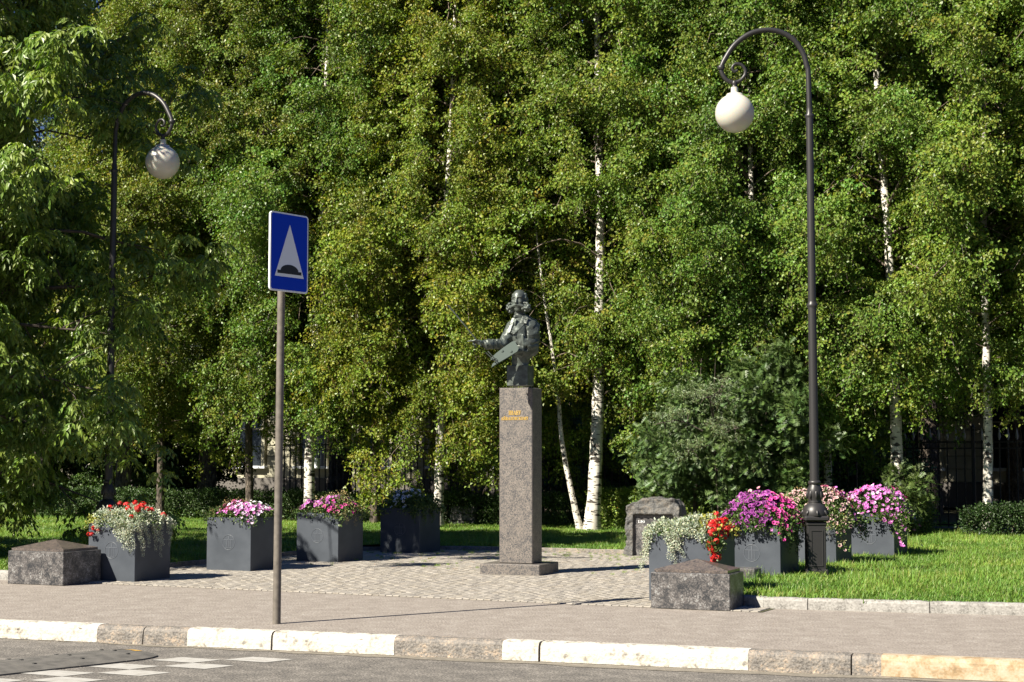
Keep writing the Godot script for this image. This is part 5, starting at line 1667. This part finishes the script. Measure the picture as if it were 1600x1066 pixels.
func planting(label: String, tr: Transform3D, seed_: int, hm: float, over: float, beds: Array, strands: Array, cat := "flowers") -> void:
	# beds: [shapes, count, u0, u1, v0, v1, lift, is blossom, size]; strands: [x, z, length, drift, shapes]
	var r := RandomNumberGenerator.new()
	r.seed = seed_
	var o := thing("flower_planting", label, cat)
	o.transform = tr
	var f := FastNoiseLite.new()
	f.seed = seed_
	f.frequency = 2.2
	var ext := PW * 0.5 + over
	for b in beds:
		var shapes: Array = b[0]
		var where := []
		var tint := []
		for k in shapes.size():
			where.append([])
			tint.append([])
		var clusters := []
		for i in b[1]:
			var u := r.randf_range(b[2], b[3])
			var v := r.randf_range(b[4], b[5])
			var x := u * ext
			var z := v * ext
			var q := u * u * 0.5 + v * v * 0.5
			var y := 0.8 + hm * (1.0 - q * 1.15) + f.get_noise_2d(x, z) * 0.09
			var ox := maxf(0.0, absf(x) - PW * 0.5)
			var oz := maxf(0.0, absf(z) - PW * 0.5)
			y -= (ox + oz) * 1.3
			var lift: float = b[6]
			if b[7]: y += lift + r.randf_range(-0.025, 0.02)
			else: y = lerpf(0.78, y, pow(r.randf(), 0.45)) + lift
			if maxf(ox, oz) <= 0.0: y = maxf(y, 0.8)
			var n := Vector3(u * 0.75, 0.75, v * 0.9 + 0.25).normalized()
			n = (n + rnd_dir(r) * 0.45).normalized()
			var xa := n.cross(rnd_dir(r)).normalized()
			var k := r.randi() % shapes.size()
			where[k].append(Transform3D(Basis(xa, n, xa.cross(n)).scaled_local(Vector3.ONE * r.randf_range(0.75, 1.15) * b[8]), Vector3(x, y, z)))
			var g := r.randf_range(0.75, 1.2)
			tint[k].append(Color(g, g, g))
		for k in shapes.size():
			if where[k].size(): many("blossoms" if b[7] else "foliage", shapes[k], M.petal if b[7] else M.dull, o, where[k], tint[k])
	if strands.size():
		var wh := []
		var ti := []
		var sh: Array = strands[0][4]
		for s in strands:
			var p := Vector3(s[0], 0.83, s[1])
			var n := int(s[2] / 0.026)
			for i in n:
				var t := float(i) / n
				var q := p + Vector3(s[3].x * t + sin(t * 9.0 + s[0] * 20.0) * 0.015, -s[2] * t, s[3].y * t)
				for m in (2 if t < 0.6 else 1):
					wh.append(Transform3D(Basis.from_euler(Vector3(r.randf() * TAU, r.randf() * TAU, 0)).scaled(Vector3.ONE * lerpf(0.85, 0.4, t) * s[5]), q + rnd_dir(r) * 0.02 * (1.0 - t)))
					var g := r.randf_range(0.75, 1.15)
					ti.append(Color(g, g, g))
		many("trailing_shoots", sh[0], M.dull, o, wh, ti)

func build_planters() -> void:
	var shp := planter_shape()
	var first := thing("planter_box", "", "planter", Vector3.ZERO, 0.0, "square slate-grey flower boxes")
	part("box", shp[0], M.planter, first)
	part("soil", shp[1], M.soil, first)
	part("emblem", shp[2], M.emblem, first, Transform3D(Basis(), Vector3(0, 0.44, PW / 2 + 0.001)))
	var corner := [Vector3(-5.309, 0, -22.68), Vector3(-4.032, 0, -24.84), Vector3(-2.91, 0, -26.95), Vector3(-1.696, 0, -29.45), Vector3(2.409, 0, -19.42), Vector3(3.667, 0, -22.01), Vector3(4.942, 0, -24.56), Vector3(6.283, 0, -26.47)]
	var ang := [24.5, 25.0, 25.0, 25.0, 27.5, 27.5, 28.5, 29.0]
	var say := ["slate-grey flower box beside the left granite block, silver plants over its corner", "slate-grey flower box with a leaf shadow on its front, behind the sign pole", "shaded slate-grey flower box with violet flowers, third from the left", "shaded slate-grey flower box nearest the back of the square", "slate-grey flower box behind the right granite block, under silver leaves", "slate-grey flower box with raised round emblem under purple flowers", "slate-grey flower box hidden partly behind the near lamp's base", "slate-grey flower box at the far right end, under violet-pink flowers"]
	var trs := []
	for i in 8:
		var p: Node3D = first if i == 0 else first.duplicate()
		if i:
			p.name = "planter_box_%03d" % i
			add_child(p)
		var a: float = deg_to_rad(ang[i])
		var b := Basis(Vector3.UP, -a)
		p.transform = Transform3D(b, corner[i] + b * Vector3(-PW / 2, 0.005, -PW / 2))
		p.set_meta("label", say[i])
		trs.append(p.transform)
	var g := G_
	planting("silver trailing plants with red geraniums in the leftmost flower box", trs[0], 601, 0.2, 0.06,
		[[g.green, 60, -1, 1, -1, 1, 0.0, false, 1.0], [g.silver, 330, -0.7, 1, -1, 1, 0.02, false, 1.1], [g.lime_sprig, 14, -1, -0.5, 0, 1, 0.0, false, 0.9], [g.geranium, 16, -0.75, 0.95, -0.7, 0.9, 0.07, true, 1.15], [g.geranium, 5, -0.8, -0.4, 0.9, 1.05, -0.12, true, 0.9]],
		[[0.1, 0.45, 0.3, Vector2(0.1, 0.02), g.silver, 1.2], [0.18, 0.46, 0.38, Vector2(0.13, 0.02), g.silver, 1.2], [0.26, 0.46, 0.42, Vector2(0.12, 0.01), g.silver, 1.2], [0.34, 0.45, 0.36, Vector2(0.08, 0.0), g.silver, 1.1], [0.45, 0.38, 0.5, Vector2(0.02, -0.1), g.silver, 0.9], [0.45, 0.25, 0.36, Vector2(0.01, -0.12), g.silver, 0.9], [0.46, 0.05, 0.42, Vector2(0.01, -0.06), g.silver, 0.9], [0.46, -0.1, 0.52, Vector2(0.01, -0.02), g.silver, 0.8], [0.46, -0.3, 0.38, Vector2(0.01, -0.04), g.silver, 0.8], [-0.22, 0.46, 0.18, Vector2(0.02, 0.02), g.silver, 0.8]])
	planting("pale violet and white petunias in the flower box behind the sign pole", trs[1], 602, 0.2, 0.04,
		[[g.green, 200, -1, 1, -1, 1, 0.0, false, 1.0], [g.dry, 30, -1, 0.2, -1, 1, 0.05, false, 1.0], [g.star, 45, -0.3, 1, -0.2, 1, 0.03, true, 1.0], [g.violet, 120, -0.5, 0.9, -0.6, 1, 0.03, true, 1.0], [g.burgundy, 22, -0.6, 0, -0.3, 0.8, 0.04, true, 1.0], [g.white, 24, 0.1, 1, -0.9, 0.2, 0.07, true, 0.9]], [])
	planting("shaded deep violet and magenta petunias in the third flower box from the left", trs[2], 603, 0.24, 0.07,
		[[g.green, 230, -1, 1, -1, 1, 0.0, false, 1.05], [g.dry, 60, -0.2, 1, -1, 1, 0.05, false, 1.1], [g.violet, 80, -0.8, 0.4, -0.8, 0.9, 0.04, true, 1.05], [g.purple, 50, -0.9, 0.6, -0.8, 0.8, 0.04, true, 1.05], [g.magenta, 24, 0.3, 1, -0.4, 1, 0.02, true, 1.2]],
		[[0.45, 0.3, 0.2, Vector2(0.08, 0.0), g.dry, 0.7], [0.46, 0.0, 0.25, Vector2(0.06, 0.0), g.dry, 0.7], [-0.2, 0.45, 0.1, Vector2(0.02, 0.02), g.green, 0.6]])
	planting("white petunias among dark leaves in the flower box at the back", trs[3], 604, 0.3, 0.07,
		[[g.green, 260, -1, 1, -1, 1, 0.0, false, 1.1], [g.lime_sprig, 16, -0.9, 0.1, -0.5, 0.8, 0.02, false, 0.8], [g.white, 42, -0.4, 0.6, -0.4, 1, 0.03, true, 1.1]],
		[[0.3, 0.45, 0.3, Vector2(0.05, 0.03), g.green, 0.7], [0.44, 0.3, 0.32, Vector2(0.03, 0.0), g.green, 0.7], [0.45, 0.0, 0.3, Vector2(0.03, 0.0), g.green, 0.7]])
	planting("silver-white trailing leaves with a red geranium cascade behind the right granite block", trs[4], 605, 0.17, 0.05,
		[[g.green, 60, -1, 1, -1, 1, 0.0, false, 1.0], [g.silver, 430, -1, 0.75, -1, 1, 0.02, false, 1.15], [g.lime_sprig, 34, 0.3, 1, -1, 0.9, 0.04, false, 0.9], [g.geranium, 24, 0.75, 1.05, -0.5, 1, 0.05, true, 1.15], [g.geranium, 6, 0.5, 1.0, -1, -0.3, 0.07, true, 0.9]],
		[[-0.4, 0.42, 0.42, Vector2(-0.12, 0.03), g.silver, 1.2], [-0.42, 0.3, 0.5, Vector2(-0.12, 0.02), g.silver, 1.2], [-0.44, 0.1, 0.36, Vector2(-0.1, 0.02), g.silver, 1.1], [-0.08, 0.46, 0.4, Vector2(0.05, 0.02), g.silver, 1.1], [-0.13, 0.46, 0.34, Vector2(0.04, 0.02), g.silver, 1.1], [-0.03, 0.46, 0.3, Vector2(0.1, 0.02), g.silver, 1.0], [0.26, 0.45, 0.13, Vector2(0.06, 0.02), g.silver, 0.8]])
	planting("red geranium heads hanging over the right corner of the silver-leaved flower box", trs[4], 615, 0.1, 0.1,
		[[g.green, 26, 0.75, 1.0, 0.6, 1.0, -0.05, false, 0.9], [g.geranium, 7, 0.8, 1.0, 0.8, 1.0, -0.07, true, 1.15], [g.geranium, 5, 0.85, 1.0, 0.85, 1.0, -0.2, true, 1.0]], [])
	planting("deep purple and magenta petunias topped with peach ones in the emblem box", trs[5], 606, 0.42, 0.15,
		[[g.green, 300, -1, 1, -1, 1, 0.0, false, 1.1], [g.purple, 330, -1, 0.55, -0.1, 1, 0.02, true, 1.0], [g.violet, 40, -1, 0.6, -0.2, 1, 0.02, true, 0.9], [g.magenta, 130, 0.35, 1, -0.6, 0.95, 0.03, true, 1.0], [g.pink, 130, -0.5, 1, -0.95, 0.1, 0.05, true, 1.05], [g.peach, 100, -0.7, 0.6, -1, -0.1, 0.07, true, 1.05]],
		[[0.42, 0.44, 0.2, Vector2(0.03, 0.02), g.green, 0.8], [0.46, 0.2, 0.4, Vector2(0.03, 0.0), g.green, 0.8], [0.46, -0.1, 0.45, Vector2(0.05, 0.0), g.green, 0.8]])
	planting("faded pink veined petunias with dark eyes beside the near lamp's base", trs[6], 607, 0.44, 0.2,
		[[g.green, 300, -1, 1, -1, 1, 0.0, false, 1.05], [g.dry, 60, -1, 1, -1, 1, 0.04, false, 1.0], [g.veined, 450, -1, 1, -0.95, 1, 0.02, true, 1.0], [g.burgundy, 40, -0.2, 0.9, -1, 0.3, 0.06, true, 1.05], [g.violet, 30, 0.4, 1, -1, 0.2, 0.05, true, 1.0]],
		[[0.3, 0.46, 0.3, Vector2(0.02, 0.02), g.dry, 0.9], [0.45, 0.3, 0.36, Vector2(0.02, 0.0), g.green, 0.8]])
	planting("dense violet-pink and white-eyed petunias at the far right end", trs[7], 608, 0.42, 0.2,
		[[g.green, 340, -1, 1, -1, 1, 0.0, false, 1.05], [g.violet, 480, -1, 1, -1, 1, 0.03, true, 1.05], [g.star, 80, -1, 1, -1, 1, 0.03, true, 1.0], [g.magenta, 18, -0.8, 1, -1, 1, 0.06, true, 1.0]],
		[[0.4, 0.44, 0.25, Vector2(0.06, 0.02), g.green, 0.8], [0.46, 0.1, 0.28, Vector2(0.05, 0.0), g.green, 0.8]])

# ---------------------------------------------------------------- small things
func build_small() -> void:
	var r := RandomNumberGenerator.new()
	r.seed = 71
	var wh := []
	var ti := []
	for i in 230:
		var t := 9.3 - 4.8 * pow(r.randf(), 1.9)
		wh.append(Transform3D(Basis(Vector3.UP, r.randf() * TAU).scaled(Vector3(0.35, 0.42, 0.35) * r.randf_range(0.6, 1.3)), pl(r.randf_range(-1.4, 7.3), t, 0.012)))
		var g := r.randf_range(0.8, 1.3)
		ti.append(Color(g * 1.1, g, g))
	tag(many("weeds", G_.tuft[0], M.grass, self, wh, ti), "small green weeds sprouting between the pavers round the monument", "weeds")
	wh = []
	ti = []
	for i in 160:
		wh.append(Transform3D(Basis(Vector3.UP, r.randf() * TAU).scaled(Vector3(0.5, 0.12, 0.5) * r.randf_range(0.5, 1.0)), pl(r.randf_range(-1.4, 7.3), 9.3 - 5.0 * r.randf(), 0.016)))
		ti.append(Color(2.2, 1.4, 1.2))
	tag(many("fallen_leaves", G_.dry[0], M.dull, self, wh, ti), "yellowed fallen leaves scattered at the back of the paved square", "leaves")
	wh = []
	ti = []
	for i in 150:
		var n := -0.05 - 3.6 * r.randf() if i % 3 else 0.22 + 0.3 * r.randf()
		wh.append(Transform3D(Basis.from_euler(Vector3(r.randf_range(-0.2, 0.2), r.randf() * TAU, 0)).scaled(Vector3(0.28, 0.06, 0.28) * r.randf_range(0.3, 1.0)), kb(r.randf_range(-1, 12.5), n, 0.004 if n < 0.0 else ROAD + 0.008)))
		var g := r.randf_range(0.3, 1.0)
		ti.append(Color(g, g * 0.8, g * 0.7))
	tag(many("leaf_litter", G_.dry[0], M.dull, self, wh, ti), "tiny dry leaf bits strewn on the footway and in the gutter", "litter")
	# red bin on a post seen through the railing
	var b := thing("litter_bin", "small red bin with pale top seen through the dark railing", "bin", Vector3(4.011, 0.4573, -44))
	var mb := MB.new()
	mb.lathe(PackedVector2Array([Vector2(0.0, 0.52), Vector2(0.13, 0.52), Vector2(0.17, 0.9), Vector2(0.175, 0.9), Vector2(0.16, 0.88)]), 16)
	part("bucket", mb.mesh(), M.red, b)
	mb = MB.new()
	mb.box(Transform3D(Basis(), Vector3(-0.1, 0.6, -0.2)), Vector3(0.06, 1.25, 0.06), 0.01)
	part("post", mb.mesh(), M.fence, b)
	mb = MB.new()
	mb.box(Transform3D(Basis(), Vector3(-0.14, 1.12, -0.05)), Vector3(0.3, 0.2, 0.2), 0.01)
	part("pale_top", mb.mesh(), M.white, b)
	mb = MB.new()
	mb.box(Transform3D(Basis(), Vector3.ZERO), Vector3(0.22, 0.28, 0.14), 0.015)
	var o := part("junction_box", mb.mesh(), M.white, self, Transform3D(Basis(Vector3.UP, -0.45), Vector3(-5.11, 1.618, -41.6)))
	tag(o, "small pale box fixed beside the yellowish birch trunk behind the sign", "box")
	for q in [[Vector3(4.406, 0, -49), 0.2], [Vector3(4.777, 0, -49), 0.14]]:
		var f := Field.new()
		f.ell(Vector3(0, q[1] * 0.7, 0), Vector3(q[1] * 1.2, q[1], q[1]), Basis(), 0.02)
		var nz := FastNoiseLite.new()
		nz.frequency = 6.0
		f.noise = nz
		f.rough = 0.03
		var sm := MB.new()
		f.net(Vector3.ONE * -0.34, Vector3.ONE * 0.4, 0.03, sm)
		var s := part("tan_stone", sm.mesh(), M.stone_tan, self, Transform3D(Basis(), q[0] + Vector3(0, 0.2, 0)))
		tag(s, "rounded tan stone behind the carved boulder, the larger one" if q[1] > 0.15 else "rounded tan stone behind the carved boulder, the smaller one", "stone")
	mb = MB.new()
	for k in 3: mb.box(Transform3D(Basis(Vector3.UP, -0.45), Vector3(0.02 * k, 0.09 + k * 0.18, 0)), Vector3(0.75 - 0.02 * k, 0.172, 0.4), 0.012)
	var st := part("stone_stack", mb.mesh(), M.block, self, Transform3D(Basis(), Vector3(-1.175, 0, -40.48)))
	tag(st, "stack of brown stone slabs at the left end of the clipped hedge", "stone")
